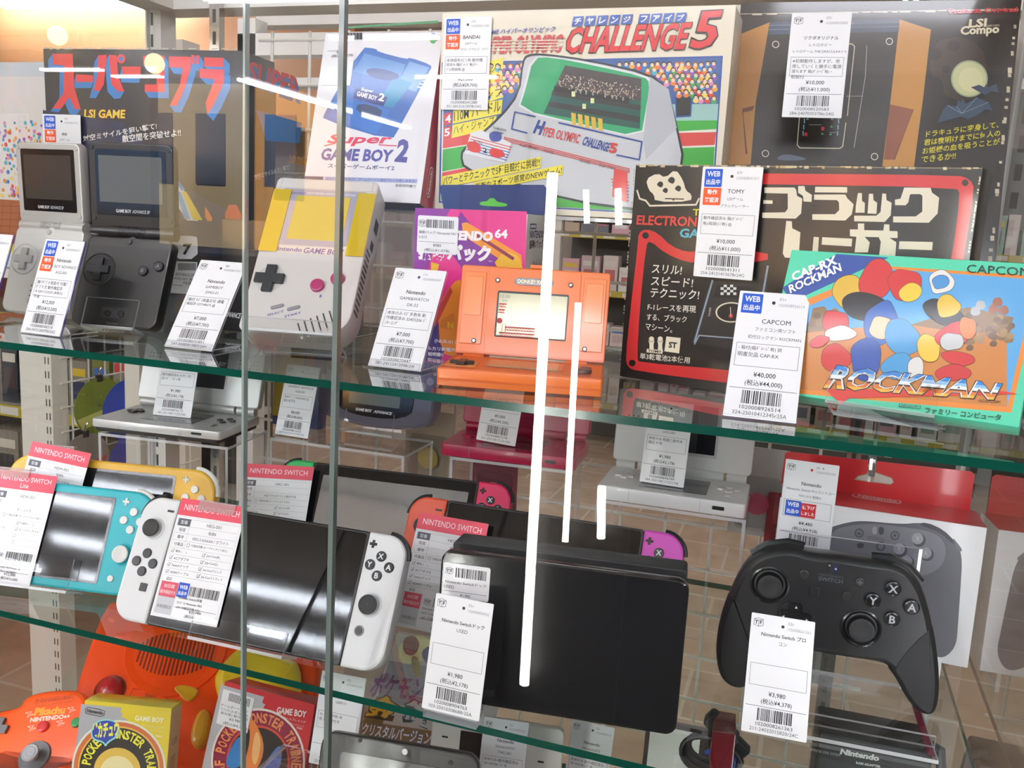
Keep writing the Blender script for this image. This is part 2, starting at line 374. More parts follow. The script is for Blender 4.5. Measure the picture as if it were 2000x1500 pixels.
for q in ((-9000, -7400, 0, 2850), (-3500, 4000, 0, 2850), (-7400, -3500, 0, 700), (-7400, -3500, 2780, 2850)): m.box(q[0], q[1], -8300, -8200, q[2], q[3], wm)
struct('wall_front', m)
m = MB(); m.box(-7400, -3500, -8260, -8250, 700, 2780, GL('f2f8ff', 1.))
for x in (-7400, -6100, -4800, -3540): m.box(x, x+40, -8290, -8200, 700, 2780, '6a6a6c')
struct('window_1', m)
# the sunlit house across the street
t = thing('house', 'sunlit cream and orange house seen mirrored in the glass doors', 'house', Matrix.Translation((0, -13, 0)))
m = MB(t.matrix_world); m.box(-13500, -9500, -600, 0, 0, 5200, 'f2dcb0'); m.box(-9480, -7600, -600, -200, 0, 4200, 'e8b06c'); m.build('wall', t)
for x in (-12800, -11600, -10500, -9100):
    m = MB(t.matrix_world); m.box(x, x+600, -10, 30, 1800, 3000, '4a5a78'); m.build('window', t)
# ceiling lamps ------------------------------------------------------------------
LAMP = EM('f4f5ff', 30.)
def tube_lamp(a, b, label, z=2755, g='ceiling tube lamps'):
    A, Bv = V((a[0], a[1], z)), V((b[0], b[1], z)); d = (Bv-A); ln = d.length; c = (A+Bv)/2; ang = math.atan2(d.y, d.x)
    F = Matrix.Translation(c*.001) @ Matrix.Rotation(ang, 4, 'Z'); t = thing('ceiling_lamp', label, 'ceiling lamp', F, g)
    m = MB(F); m.box(-ln/2, ln/2, -50, 50, 22, 2850-z, 'f0f0ee'); m.build('lamp_housing', t)
    for y in (-30, 30):
        m = MB(F); m.tube([(-ln/2+20, y, 0), (ln/2-20, y, 0)], 15, LAMP, 10); m.build('lamp_tube', t)
    return t
GEN = 'twin tube lamp on the shop ceiling'
for x in (-3600, -2200, -800, 600, 2000, 3300):
    for y in (-5000, -4500, -4000, -3500): tube_lamp((x-600, y), (x+600, y), GEN)  # extra rows packed in out of view to light the middle shelf
for x in (-2600, -1000, 600, 2200):
    for y in (-1500, 2200): tube_lamp((x-600, y), (x+600, y), GEN)
for (a, b) in (((-4620, -6200), (-2950, -6200)), ((-4750, -7950), (-3020, -7950)), ((-8300, -7550), (-7450, -7550)), ((-7700, -7950), (-7000, -7950)), ((-6100, 4700), (-4300, 4700))): tube_lamp(a, b, GEN)
for k, (y0, y1) in enumerate(((-5040, -6400), (-6420, -7780))):
    tube_lamp((-3930, y0), (-3950, y1), 'tube lamp hung low near the shop window', 2240, 'window tube lamps')
for p, r in (((-3530, -3040, 2100), 45), ((-2970, -3040, 1970), 45)):
    F = Matrix.Translation(V(p)*.001); t = thing('globe_lamp', 'warm glass globe lamp hanging behind the viewer', 'lamp', F, 'warm globe lamps')
    m = MB(F); m.lathe(0, 0, [(.5, -r)]+[(r*math.cos(a), r*math.sin(a)) for a in [math.radians(q) for q in range(-75, 90, 15)]]+[(.5, r)], EM('ffd9a0', 30.), 16); m.build('globe', t)
    m = MB(F); m.tube([(0, 0, r), (0, 0, 2850-p[2])], 3, '222222', 6); m.build('cord', t)
# upright show lamps of the case opposite
t = thing('lamp_post', 'upright white light tubes in the show case opposite', 'lamp', Matrix.Translation((-.5, -1.24, 0)))
for x, z0, z1, r in ((0, 330, 1425, 11), (70, 670, 1172, 7), (146, 690, 800, 9), (70, 1330, 1395, 6), (134, 1330, 1400, 7)):
    m = MB(t.matrix_world); m.tube([(x-5, 0, z0), (x-12, 0, z1)], r, EM('fffdf6', 48.), 12); m.build('light_tube', t)
m = MB(t.matrix_world); m.box(-20, 190, -60, -30, 0, 1690, '3c3a38'); m.build('back_panel', t)
# unseen dark blocks added behind the viewer to cut reflections in the glass
t = thing('reflection_blocker', 'dark long shop counter across the aisle', 'shop counter', Matrix.Translation((0, -1.5, 0)))
m = MB(t.matrix_world); m.box(-700, 3200, -250, 100, 0, 1640, '3c3a38'); m.build('tall_blocker', t)
m = MB(t.matrix_world); m.box(-5200, -701, -250, 100, 0, 1210, '34323a'); m.build('low_blocker', t)
m = MB(); m.box(-7200, -3000, 4900, 5000, 1900, 2850, 'c99363'); struct('trim_1', m)
tube_lamp((-5150, 4120), (-4000, 4230), 'bright tube lamp seen at the top left through the case', 2545, 'far tube lamp')
# the case ----------------------------------------------------------------------
XL, XR, YB, ZS1, ZS2, ZS3 = -768, 150, 360, 1200, 971.1, 735
CB = Matrix.Translation((-.31, .17, 0)); case = thing('display_case', 'glass shop show case with white frame and slotted uprights', 'show case', CB)
cx, cy = 310, -170
def cbox(m, x0, x1, y0, y1, z0, z1, mt): m.box(x0+cx, x1+cx, y0+cy, y1+cy, z0, z1, mt)
wf = M('e6e3dc', .35)
def upright(x, y, w_, d_, name, mt, slots, fx=0):
    m = MB(CB); cbox(m, x, x+w_, y, y+d_, 20, 1560, mt)
    for z in range(560, 1540, 24):
        for q in slots: cbox(m, x+q[0], x+q[1], y-.4 if q[2] == 'f' else y, y+.2 if q[2] == 'f' else y+d_, z, z+14, '55534e')
    m.build(name, case)
upright(XR-2, YB, 26, 26, 'upright', wf, [(8, 14, 'f')]); upright(XL, YB, 22, 26, 'upright', wf, [(8, 11, 'f')])
upright(-673, YB-8, 13, 10, 'slotted_rail', M('c9c6c0', .18, .9), [(4.5, 8.5, 'f')]); upright(48, YB-8, 13, 10, 'slotted_rail', M('c9c6c0', .18, .9), [(4.5, 8.5, 'f')])
m = MB(CB); cbox(m, XL, XR+24, YB, YB+40, 1537, 1600, wf); cbox(m, XL, XL+40, -8, YB, 1537, 1600, wf); cbox(m, XR-16, XR+24, -8, YB, 1545, 1600, wf); m.build('top_frame', case)
m = MB(CB); cbox(m, XL, XR+24, -40, YB+40, 20, 120, wf); m.build('plinth', case)
for x in (XL+14, XR-4):                                               # fill tubes added out of view in the front corners, brightening the middle shelf
    m = MB(CB); m.tube([(x+cx, -4+cy, 240), (x+cx, -4+cy, 1186)], 3.6, EM('fbfaff', 32. if x < 0 else 20.), 10); m.build('corner_fill_tube', case)
for n_, x in (('left_pane', XL+2), ('right_pane', XR)):
    m = MB(CB); cbox(m, x, x+5, -8, YB, 120, 1537, GL('fafcfb', 2.)); m.build('side_pane', case)
def glass_shelf(z, label, x0=XL+10, x1=XR-10):
    F = Matrix.Translation((0, .17, z*.001)); m = MB(F); y0, y1 = -170, 170; h = -5.5
    v = [(x, y, q) for q in (h, 0) for y in (y0, y1) for x in (x0, x1)]
    m.add(v, [(0, 2, 3, 1), (4, 5, 7, 6)], GL('f8fdfb', 1.7)); m.add(v, [(0, 1, 5, 4), (2, 6, 7, 3), (0, 4, 6, 2), (1, 3, 7, 5)], EDGE)
    m.build('glass_shelf', None, label=label, category='glass shelf')
glass_shelf(ZS1, 'upper glass shelf with green edge, carrying the boxed games'); glass_shelf(ZS2, 'middle glass shelf with green edge, carrying the tablets consoles', XL+10, 138)
glass_shelf(ZS3, 'lowest glass shelf under the orange console')
def clip(x, z, y=14):
    F = Matrix.Translation((x*.001, y*.001, z*.001)); m = MB(F); m.box(-6, 6, -2, 14, -8.6, -5.6, M('d8d8da', .15, .9)); m.tube([(0, 4, -9), (0, -2, -10), (0, -4, -16), (0, -4, -19), (0, 0, -23)], 2.2, M('d8d8da', .12, .9)); return m
m = clip(44, ZS1); m.build('shelf_clip', None, label='small chrome clip hanging under the upper glass shelf above the red box', category='clip')
def door(x0, x1, y, label):
    F = Matrix.Translation((0, y*.001, 0)); t = thing('sliding_glass_door', label, 'glass door', F)
    m = MB(F); v = [(x, yy, z) for z in (121, 1598) for yy in (0, 4) for x in (x0, x1)]
    m.add(v, [(0, 1, 5, 4), (2, 6, 7, 3)], GL('fcfdfd', .85)); m.add(v, [(0, 4, 6, 2), (1, 3, 7, 5)], M('74867f', .1, 0, .4)); m.add(v, [(0, 2, 3, 1), (4, 5, 7, 6)], EDGE); m.build('pane', t)
    m = MB(F); xe = x1 if x1 < 0 else x0; m.box(xe-(3.4 if x1 < 0 else 1.6), xe+.2, -.4, 4.4, 121, 1598, M('66726e' if x1 < 0 else '93a09c', .12, 0, .5)); m.build('edge_strip', t)
door(-1300, -287, -28, 'left sliding glass door, its bright edge left of the middle'); door(-366, 700, -16, 'right sliding glass door behind the left one')
# back grid panel
F = Matrix.Translation((-.24, .402, .7)); m = MB(F); gm = M('e9e5da', .35)
for i in range(15): m.tube([(-384+50*i, 0, 0), (-384+50*i, 0, 820)], 1.9, gm, 6)
for i in range(17): m.tube([(-400, -3, 10+50*i), (332, -3, 10+50*i)], 1.9, gm, 6)
m.build('wire_grid_panel', None, label='white wire grid panel standing behind the glass shelves', category='grid panel')
# ================================================================ upper shelf
def carton(name, label, cat, F, w, h, d, c, r=.6, rough=.4, coat=.25, group=None):
    t = thing(name, label, cat, F, group); m = MB(F); m.slab(w, h, d, r, .35, M(c, rough, 0, coat), n=2); return t, m
def pt(F, px, py, z=0):
    n = F.to_3x3() @ V((0, 0, 1)); o = F @ V((0, 0, z*.001)); d = ray(px, py); q = F.inverted() @ (EYE+d*(n.dot(o-EYE)/n.dot(d))); return q.x*1000, q.y*1000
rng = random.Random(4)
CROWD = ('d8452e', 'e8a23a', '3f7fc8', '4a9c5a', 'd88ab0', '8a5ab0', 'e8d05a', 'e07a3a', '52b0c0')
def crowd(a, poly, n, s, seed=3):
    g = random.Random(seed); xs = [p[0] for p in poly]; ys = [p[1] for p in poly]; k0 = a.k; a.dj = 0; pts = []
    def inside(x, y):
        r = False
        for i in range(len(poly)):
            (x1, y1), (x2, y2) = poly[i-1], poly[i]
            if (y1 > y) != (y2 > y) and x < (x2-x1)*(y-y1)/(y2-y1)+x1: r = not r
        return r
    nx = int((max(xs)-min(xs))/s); ny = int((max(ys)-min(ys))/s/.9)
    for j in range(ny+1):
        for i in range(nx+1):
            x = min(xs)+s*(i+.5*(j % 2))+g.uniform(-1.5, 1.5); y = min(ys)+s*.9*j+g.uniform(-1.5, 1.5)
            if inside(x, y) and inside(x+s*.4, y+s*.4) and inside(x-s*.4, y-s*.3): pts.append((x, y))
    for i, (x, y) in enumerate(pts):
        a.k = k0+(i % 3)*.9
        q = s*.44; a.C(x, y+q*1.1, q*1.1, g.choice(CROWD), q*1.0, 8); a.k += .25
        a.C(x, y-q*.15, q*.95, g.choice(('3a2620', '8a4a26', 'c87a3a', '1e1a1c', 'b8502a', '54301e')), None, 9); a.k += .25; a.C(x, y+q*.12, q*.68, 'efd3b4', None, 9); a.k += .2
        a.R(x-q*.34, y-q*.05, x-q*.16, y+q*.15, '2a2020').R(x+q*.16, y-q*.05, x+q*.34, y+q*.15, '2a2020')
    a.k = k0+4; a.dj = .0013
# ---- riser row
def riser(name, label, F, w, d, h, t_=3):
    t = thing(name, label, 'acrylic riser', F); m = MB(F); m.plate(-w/2, w/2, h-t_, h, -d, 0, 1); m.build('top_plate', t)
    for x in (-w/2, w/2-t_): m = MB(F); m.plate(x, x+t_, 0, h-t_, -d, 0, 0); m.build('side_plate', t)
    return t
riser('display_riser', 'long clear acrylic riser at the back under the tall game boxes', FR(-.2515, .215, 1.2005), 313, 125, 122.5)
# ---- cream sports game box
F = FR(-.331, .22, 1.324, -.8, 0, 251.3)
t, m = carton('game_box', 'wide cream sports game box with red title and cartoon crowd', 'game box', F, 251.3, 168.5, 52, 'e6dcc6')
a = Art(m, px=True, r=.3); a.coat = .3
a.P([(863, 122), (1412, 109), (1391, 424), (857, 396)], '2b4f9c').up()
a.P([(866, 125), (1409, 112), (1388, 421), (860, 393)], 'e8e4d8').up()
a.P([(866, 125), (1409, 112), (1403, 205), (866, 262)], '3f5f9a'); a.P([(1225, 204), (1403, 203), (1401, 236), (1225, 238)], '9cc4bc').P([(1318, 186), (1353, 185), (1350, 228), (1320, 230)], '2b4f9c')
a.P([(1300, 236), (1401, 235), (1400, 252), (1300, 258)], '3fa838').P([(1300, 260), (1399, 258), (1396, 283), (1300, 287)], 'd4453e').P([(1300, 290), (1396, 287), (1388, 421), (862, 392), (862, 380)], '40a83a')
a.P([(866, 262), (1000, 240), (1000, 268), (865, 290)], 'd4453e').P([(865, 292), (1000, 270), (1000, 310), (864, 335)], '40a83a').P([(864, 337), (990, 312), (990, 340), (863, 362)], 'd4453e').P([(863, 362), (900, 360), (1180, 400), (1190, 408), (862, 392)], '40a83a')
a.up(); a.P([(1321, 189), (1350, 188), (1348, 225), (1322, 227)], '2c2622')
crowd(a, [(1120, 116), (1407, 114), (1400, 204), (1355, 206), (1353, 186), (1316, 186), (1300, 160), (1260, 138)], 60, 12.2, 5)
crowd(a, [(930, 126), (1040, 118), (1022, 172), (1002, 188), (930, 196)], 40, 12.2, 8)
a.k = 8
a.P([(948, 122), (984, 112), (980, 158), (948, 168)], 'e8d840').P([(948, 172), (986, 162), (983, 190), (946, 202)], 'e8d840').P([(886, 213), (982, 194), (979, 222), (884, 242)], 'e8d840').P([(884, 244), (970, 226), (967, 250), (882, 270)], 'e8d840')
a.P([(868, 222), (883, 219), (882, 242), (867, 246)], 'c8342e').P([(867, 249), (882, 246), (881, 268), (866, 271)], 'c8342e')
a.up(); a.T('ッシュ', (949, 146), (980, 137), (949, 130), INK).T('ンプ', (949, 195), (983, 186), (949, 178), INK).T('110M ハードル', (887, 238), (978, 217), (887, 217), INK, .01).T('ハイ・ジャンプ', (886, 264), (966, 244), (886, 246), INK)
a.T('4', (870, 241), (881, 239), (870, 225), 'f0eee8', .02).T('5', (868, 267), (879, 265), (868, 252), 'f0eee8', .02)
# the printed table-top machine
a.k = 11
a.S([(1028, 106), (1060, 104), (1150, 116), (1270, 143), (1305, 172), (1322, 240), (1340, 322), (1300, 420), (1100, 392), (960, 345), (905, 332), (898, 300), (910, 285), (978, 226), (1012, 180), (1020, 120)], '22242a', 1).up()
a.S([(1031, 110), (1062, 108), (1150, 120), (1268, 147), (1301, 174), (1318, 240), (1335, 322), (1298, 414), (1100, 388), (962, 341), (909, 328), (902, 302), (914, 288), (981, 229), (1016, 183), (1023, 122)], 'c4c6ca', 1).up()
a.S([(1036, 112), (1075, 110), (1160, 124), (1262, 147), (1276, 160), (1268, 210), (1256, 272), (1130, 244), (1010, 216), (1022, 180)], 'dcdcde', 1).up()
a.S([(1042, 113), (1078, 112), (1160, 128), (1258, 150), (1270, 162), (1262, 212), (1252, 269), (1130, 241), (1014, 213), (1026, 178)], '2aa066', 1).P([(1270, 150), (1306, 174), (1322, 250), (1262, 312), (1256, 275)], 'b4b6bc').up()
a.P([(1104, 128), (1253, 154), (1250, 252), (1062, 222)], '24544a').up()
a.P([(1104, 128), (1253, 154), (1252, 198), (1085, 168)], '4a4240').P([(1080, 176), (1252, 206), (1251, 216), (1077, 186)], '37342f').P([(1075, 198), (1250, 228), (1250, 240), (1070, 208)], '2f302c').P([(1083, 168), (1230, 192), (1228, 203), (1081, 178)], '2a2624')
g = random.Random(2); a.up()
for i in range(260):
    u, q = g.random(), g.random(); x = 1096+u*155-q*9; y = 142+u*26+q*27; a.R(x, y, x+2, y+2.4, g.choice(('b09a88', 'c4b6a4', '7a5a4a', 'd8ccb8', '93735c')))
for i in range(5): x = 1116+i*13; a.P([(x, 220+i*2.6), (x+9, 222+i*2.6), (x+10, 246+i*2.4), (x+2, 244+i*2.4)], 'd8b43a')
for x, y in ((1120, 184), (1157, 197), (1141, 208)): a.R(x-3, y-5, x+4, y+5, 'd8e0a8')
for x in (1124, 1133, 1144, 1157, 1181, 1195, 1203, 1216): a.T('0', (x, 181+(x-1124)*.17), (x+3, 181.5+(x-1124)*.17), (x, 174+(x-1124)*.17), 'e8e8e0')
a.L([(1046, 228), (1006, 219), (1000, 252), (1030, 260)], 2.6, '2b3f8c').L([(1092, 240), (1254, 277), (1249, 312), (1205, 303)], 2.6, '2b3f8c')
a.T('H', (1041, 260), (1056, 264), (1052, 234), '2b3f8c', .05).T('YPER OLYMPIC', (1057, 265), (1130, 281), (1062, 247), 'c83a36', .02).T('CHALLENGE', (1136, 283), (1187, 297), (1143, 266), '2b3f8c', .03).T('5', (1189, 298), (1204, 301), (1193, 278), 'c83a36', .05)
for i in range(3): a.L([(985, 268+i*3.4), (1230, 330+i*3.4)], 1.6, 'c8403c')
a.T('PLAY START', (1016, 286), (1052, 294), (1016, 281), INK).T('POWER', (1063, 297), (1083, 302), (1063, 292), INK).T('SOUND', (1133, 316), (1153, 321), (1133, 310), INK).T('PLAY START', (1172, 326), (1204, 333), (1172, 320), INK)
for i in range(7): a.L([(1195+i, 350+i*6), (1228, 356+i*6)], 2.4, '3a5aa8' if i > 1 else 'c8403c')
a.P([(920, 260), (940, 254), (1000, 280), (985, 318), (908, 300)], 'dcdcde'); a.up()
for i in range(6): a.L([(912+i*2, 292-i*5), (990+i*2, 313-i*5)], 1.5, 'c8403c' if i > 3 else '3a5aa8')
a.up(); a.S([(912, 275), (938, 278), (942, 300), (914, 296)], 'd03430').S([(956, 288), (982, 292), (990, 308), (958, 308)], 'd03430').S([(955, 258), (978, 256), (982, 276), (958, 278)], '3a4a98')
a.T('RUN', (926, 279), (942, 283), (926, 273), INK).T('2', (944, 298), (952, 300), (944, 288), INK, .03).T('THROW', (963, 252), (990, 258), (963, 247), INK).T('JUMP', (964, 260), (984, 264), (964, 255), INK)
a.P([(1200, 330), (1226, 336), (1226, 396), (1196, 384)], 'd03430')
a.k = 20
a.P([(862, 345), (1058, 306), (1056, 328), (862, 368)], 'e8d840').P([(925, 356), (1101, 322), (1099, 342), (925, 376)], 'e8d840').up()
a.T('パワーとテクニックで5種目競技に挑戦!!', (866, 363), (1055, 325), (866, 346), INK, .012).T('斬新なスポーツ感覚のNEWゲーム!', (930, 372), (1098, 339), (930, 358), INK, .012)
# title
a.T('CHALLENGE', (1099, 107), (1337, 99), (1114, 53), '2a1414', .045).T('5', (1343, 99), (1396, 97), (1364, 21), '2a1414', .05).up()
a.T('CHALLENGE', (1101, 105), (1336, 97), (1116, 54), 'd42a2c', .03).T('5', (1346, 96), (1394, 94), (1367, 23), 'd42a2c', .02)
for i, ch in enumerate('チャレンジファイブ'):
    x = 1118+24*i+(9 if i > 4 else 0); y = 52-i*.9; a.P([(x-1, y), (x+19, y-.6), (x+23, y-20), (x+3, y-19)], '2f55a8'); a.k += 1; a.T(ch, (x+3, y-3), (x+16, y-3.4), (x+6, y-16), 'f0eee6', .03); a.k -= 1
a.T('GAME ハイパーオリンピック', (945, 69), (1083, 63), (949, 58), '34479c', .02).T('HYPER OLYMPIC', (936, 107), (1095, 103), (942, 72), 'c23a3a', .03)
for y in (80, 86, 92, 98): a.k += 1; a.L([(940, y+1), (1092, y-1)], 1.6, 'e6dcc6'); a.k -= 1
a.L([(1085, 76), (1105, 75)], .8, 'c23a3a').L([(1085, 84), (1102, 83)], .8, 'c23a3a').L([(1085, 92), (1101, 91)], .8, 'c23a3a')
m.build('carton', t)
# ---- black vampire game box at the back right
F = FR(-.0806, .233, 1.2092, 3.1, 10.5, 217)
t, m = carton('game_box', 'large worn black game box with orange machine, moon and bats', 'game box', F, 217, 308, 46, '2b2623', 1.2, .3, .5)
a = Art(m, px=True, r=.3); a.coat = .6
# worn edges
for i in range(46):
    if rng.random() < .35: continue
    y = 30+i*11+rng.uniform(-5, 5); a.R(1984-(y-20)*.105-rng.uniform(1, 4), y, 1988-(y-20)*.105, y+rng.uniform(4, 12), rng.choice(('d8cdb4', 'b8a88c', 'c9bda4')))
    y2 = 40+i*6; a.R(1437-(y2-40)*.06, y2, 1440-(y2-40)*.06+rng.uniform(0, 3), y2+rng.uniform(3, 8), 'c9bda4')
a.L([(1442, 27.5), (1700, 23), (1988, 17.5)], 1.6, 'a89c86')
for i in range(30): x = 1450+i*18+rng.uniform(-9, 9); a.R(x, 27-(x-1440)*.017, x+rng.uniform(5, 24), 28-(x-1440)*.017+rng.uniform(0, 2.4), rng.choice(('c9bda4', 'b0a48c')))
a.S([(1820, 80), (1890, 70), (1930, 110), (1920, 190), (1860, 200), (1815, 150)], '40362f', 1); a.up()
for x, y, rx, ry in ((1825, 106, 14, 13), (1862, 90, 13, 11), (1826, 172, 17, 22), (1848, 136, 9, 8)): a.C(x, y, rx, '2d2623', ry)
a.P([(1448, 66), (1503, 44), (1500, 70), (1476, 200), (1466, 322), (1423, 322), (1436, 190)], 'b9803a').P([(1757, 38), (1818, 58), (1803, 190), (1785, 326), (1723, 326), (1740, 190)], 'bf863c')
a.P([(1503, 44), (1757, 37), (1740, 190), (1723, 326), (1466, 326), (1478, 190)], '26231f'); a.P([(1503, 44), (1757, 37), (1755, 62), (1501, 68)], '39465c').up()
a.L([(1503, 50), (1756, 44)], 1, '7a8494').L([(1502, 58), (1755, 52)], 1, '7a8494').P([(1738, 204), (1784, 214), (1748, 312), (1726, 312)], '8a4a2c').L([(1784, 214), (1746, 312)], 1.4, '6e3a22').P([(1450, 212), (1474, 206), (1470, 216), (1450, 220), (1460, 300), (1456, 302)], '7a4226')
for x, y in ((1737, 81), (1515, 87), (1708, 306), (1495, 300)): a.C(x, y, 7, 'd8d4c8', 7, 20); a.k += 1; a.C(x, y, 5.6, '2a2724', 5.6, 20); a.k -= 1
a.L([(1560, 100), (1565, 88), (1664, 86), (1669, 91), (1655, 226)], 1.8, 'd8cfb4').L([(1652, 240), (1646, 286), (1640, 290), (1562, 289), (1557, 283), (1562, 222)], 1.8, 'd8cfb4').L([(1693, 90), (1690, 150), (1668, 288)], 1, 'c8c4ba').L([(1654, 188), (1685, 188)], 1, 'c8c4ba')
for x in (1571, 1638): [a.R(x-1-j*1.2, 232+j*12, x+1-j*1.2, 241+j*12, '7cc4d8') for j in range(3)]
for x, y in ((1577, 233), (1625, 233), (1624, 248), (1606, 262), (1622, 263)): a.P([(x-3, y+1), (x, y-3), (x+3, y+1)], '6ab88a')
for x, y in ((1574, 263), (1607, 252)): a.R(x-3, y-4, x+3, y+3, 'c8323a')
a.L([(1580, 244), (1604, 244)], .8, 'c8c4ba').L([(1620, 259), (1632, 259)], .8, 'c8c4ba')
a.S([(1513, 312), (1530, 300), (1560, 305), (1580, 312), (1545, 314)], '5a6478')
a.k = 6; a.C(1893, 154, 36, '9aa887', 36, 30).up(); a.C(1893, 154, 33, 'c3c596', 33, 30).up(); a.C(1896, 156, 24, 'd3cfa2', 24, 30).up(2)
a.P([(1896, 171), (1912, 166), (1922, 171), (1926, 165), (1930, 171), (1946, 164), (1951, 182), (1936, 179), (1924, 186), (1912, 180)], '3f4a5a')
a.P([(1831, 240), (1842, 215), (1850, 206), (1868, 208), (1871, 196), (1876, 200), (1880, 193), (1886, 203), (1908, 191), (1930, 200), (1939, 217), (1924, 214), (1908, 226), (1890, 233), (1876, 228), (1856, 234)], '3c4c60').up()
for q in ((1850, 206), (1868, 208), (1908, 191), (1930, 200)): a.L([q, (1878, 222)], .8, '8c9cac')
a.T('Tsukuda Original', (1849, 31), (1987, 27), (1849, 18), 'c2303c', .035).T('LSI', (1891, 55), (1926, 53), (1893, 38), 'e2d8ba', .04).T('GAME COMPO', (1927, 53), (1952, 52), (1927, 49), 'e2d8ba').T('Compo', (1875, 74), (1951, 70), (1876, 52), 'e2d8ba', .04)
for i, (tx, x0, x1) in enumerate((('ドラキュラに変身して、', 1808, 1950), ('君は夜明けまでに何人の', 1804, 1953), ('お姫様の血を吸うことが', 1801, 1952), ('できるか!!', 1799, 1866))): a.T(tx, (x0, 269+i*16.5), (x1, 250+i*16.5-(0 if i < 3 else -11)), (x0+1, 256+i*16.5), 'd8cc38', .014)
m.build('carton', t)
# ---- black racing game box
F = FR(-.1362, .15, 1.2005, -16.2, 0, 236.3)
t, m = carton('game_box', 'black racing game box with red band and big cream letters', 'game box', F, 236.3, 162.5, 42, '201c1b', 1., .3, .4)
a = Art(m, px=True, r=.32); a.coat = .4
a.L([(1242, 322.5), (1918, 329)], 1.4, '8a7c66')
for i in range(60):
    if rng.random() < .4: continue
    x = 1242+i*11.3+rng.uniform(-5, 5); a.R(x, 321+(x-1240)*.009, x+rng.uniform(4, 13), 323+(x-1240)*.009+rng.uniform(.5, 3.5), rng.choice(('d2c3a2', 'c9b48c', 'b59a6c')))
    y = 330+i*7; xx = 1239-(y-322)*.073; a.R(xx-.5, y, xx+rng.uniform(.6, 2), y+rng.uniform(2, 6), 'b9a88a')
for i in range(26):
    if rng.random() < .3: continue
    y = 345+i*6; xx = 1917-(y-328)*.15; a.R(xx-2, y, xx+1, y+rng.uniform(3, 7), 'cfc3aa')
R_ = 'c92b2e'
a.S([(1246, 480), (1247, 455), (1262, 447), (1285, 455), (1310, 480), (1340, 492), (1366, 490), (1500, 490), (1500, 513), (1370, 513), (1340, 512), (1300, 495), (1270, 470), (1262, 478), (1250, 600), (1244, 700), (1250, 708), (1420, 722), (1600, 745), (1600, 768), (1420, 748), (1240, 724), (1226, 716), (1222, 700), (1232, 600)], R_, 1)
a.S([(1480, 338), (1500, 339), (1870, 342), (1895, 350), (1904, 370), (1880, 520), (1862, 600), (1840, 600), (1858, 510), (1876, 380), (1868, 366), (1500, 360), (1480, 360)], R_, 1).up()
for x, y in ((1885, 357), (1261, 460), (1235, 709)): a.C(x, y, 6.5, '1d1a19')
cr = 'dfd5bd'
for Q in ([(64,100),(225,100),(235,112),(240,145),(268,160),(262,240),(232,268),(52,264),(52,236),(175,234),(190,215),(190,133),(64,130)], [(58,168),(108,170),(108,188),(58,188)], [(246,92),(280,92),(285,118),(320,140),(318,178),(275,175),(272,145),(246,128)], [(338,96),(510,98),(510,128),(336,126)], [(332,138),(500,138),(512,160),(545,190),(535,245),(500,278),(322,274),(322,244),(445,244),(467,222),(466,180),(455,168),(332,166)],
    [(568,130),(590,130),(590,172),(606,184),(604,236),(555,236),(557,200)], [(628,134),(650,134),(652,168),(672,182),(668,242),(620,240)], [(700,132),(720,134),(722,168),(750,182),(745,250),(712,286),(548,282),(548,252),(668,252),(690,232)], [(818,100),(960,102),(968,128),(1006,155),(998,240),(950,290),(758,288),(758,256),(880,256),(915,230),(916,145),(905,136),(855,136),(848,140),(840,180),(825,196),(768,195),(768,166),(798,160)],
    [(182,280),(212,282),(214,320),(258,342),(250,460),(235,480),(175,478),(163,455)], [(330,366),(358,368),(350,490),(318,486)], [(376,368),(538,376),(534,418),(372,408)], [(525,326),(568,326),(568,294),(602,294),(602,330),(705,332),(710,298),(738,300),(738,334),(782,336),(782,372),(738,372),(775,395),(768,490),(680,486),(692,392),(680,368),(604,366),(632,396),(622,450),(550,450),(560,366),(525,362)], [(792,390),(972,394),(968,438),(788,432)]):
    a.P([(1470+x*.3622, 330+y*.3622) for x, y in Q], cr)
a.k = 8
a.T('ELECTRONIC', (1243, 439), (1385, 444), (1245, 420), 'd04038', .03).T('TOMY', (1353, 421), (1420, 423), (1354, 408), 'e0d43a', .02).T('GAME', (1327, 464), (1400, 467), (1329, 446), '5aaec8', .03)
for i, (tx, w_) in enumerate((('スリル!', 58), ('スピード!', 80), ('テクニック!', 92))): a.T(tx, (1273-i*1.5, 533+i*24), (1273+w_, 537+i*24.5), (1275-i*1.5, 516+i*23), 'e8e2d4', .008)
for i, (tx, w_) in enumerate((('F-1レースを再現', 94), ('する、ブラック', 78), ('マシーン。', 52))): a.T(tx, (1265-i*2, 606+i*19), (1265-i*2+w_, 611+i*19.5), (1266-i*2, 593+i*19), 'e8e2d4', .006)
a.T('単3乾電池2本使用', (1250, 701), (1347, 710), (1251, 689), 'e8e2d4', .006)
for x in (1273, 1290): a.C(x, 662, 5, cr); a.S([(x-7, 664), (x-4, 670), (x-4, 680), (x-6, 688), (x-1, 688), (x, 680), (x+1, 688), (x+6, 688), (x+4, 680), (x+4, 670), (x+7, 664), (x, 669)], cr, 1)
a.P([(1264, 679+2), (1295, 684), (1294, 691), (1263, 688)], cr); a.P([(1302, 657), (1330, 660), (1327, 690), (1298, 686)], cr).up(); a.T('TOMY', (1266, 687), (1293, 690), (1266, 682), INK, .03).T('ST', (1306, 679), (1322, 681), (1307, 667), INK, .04)
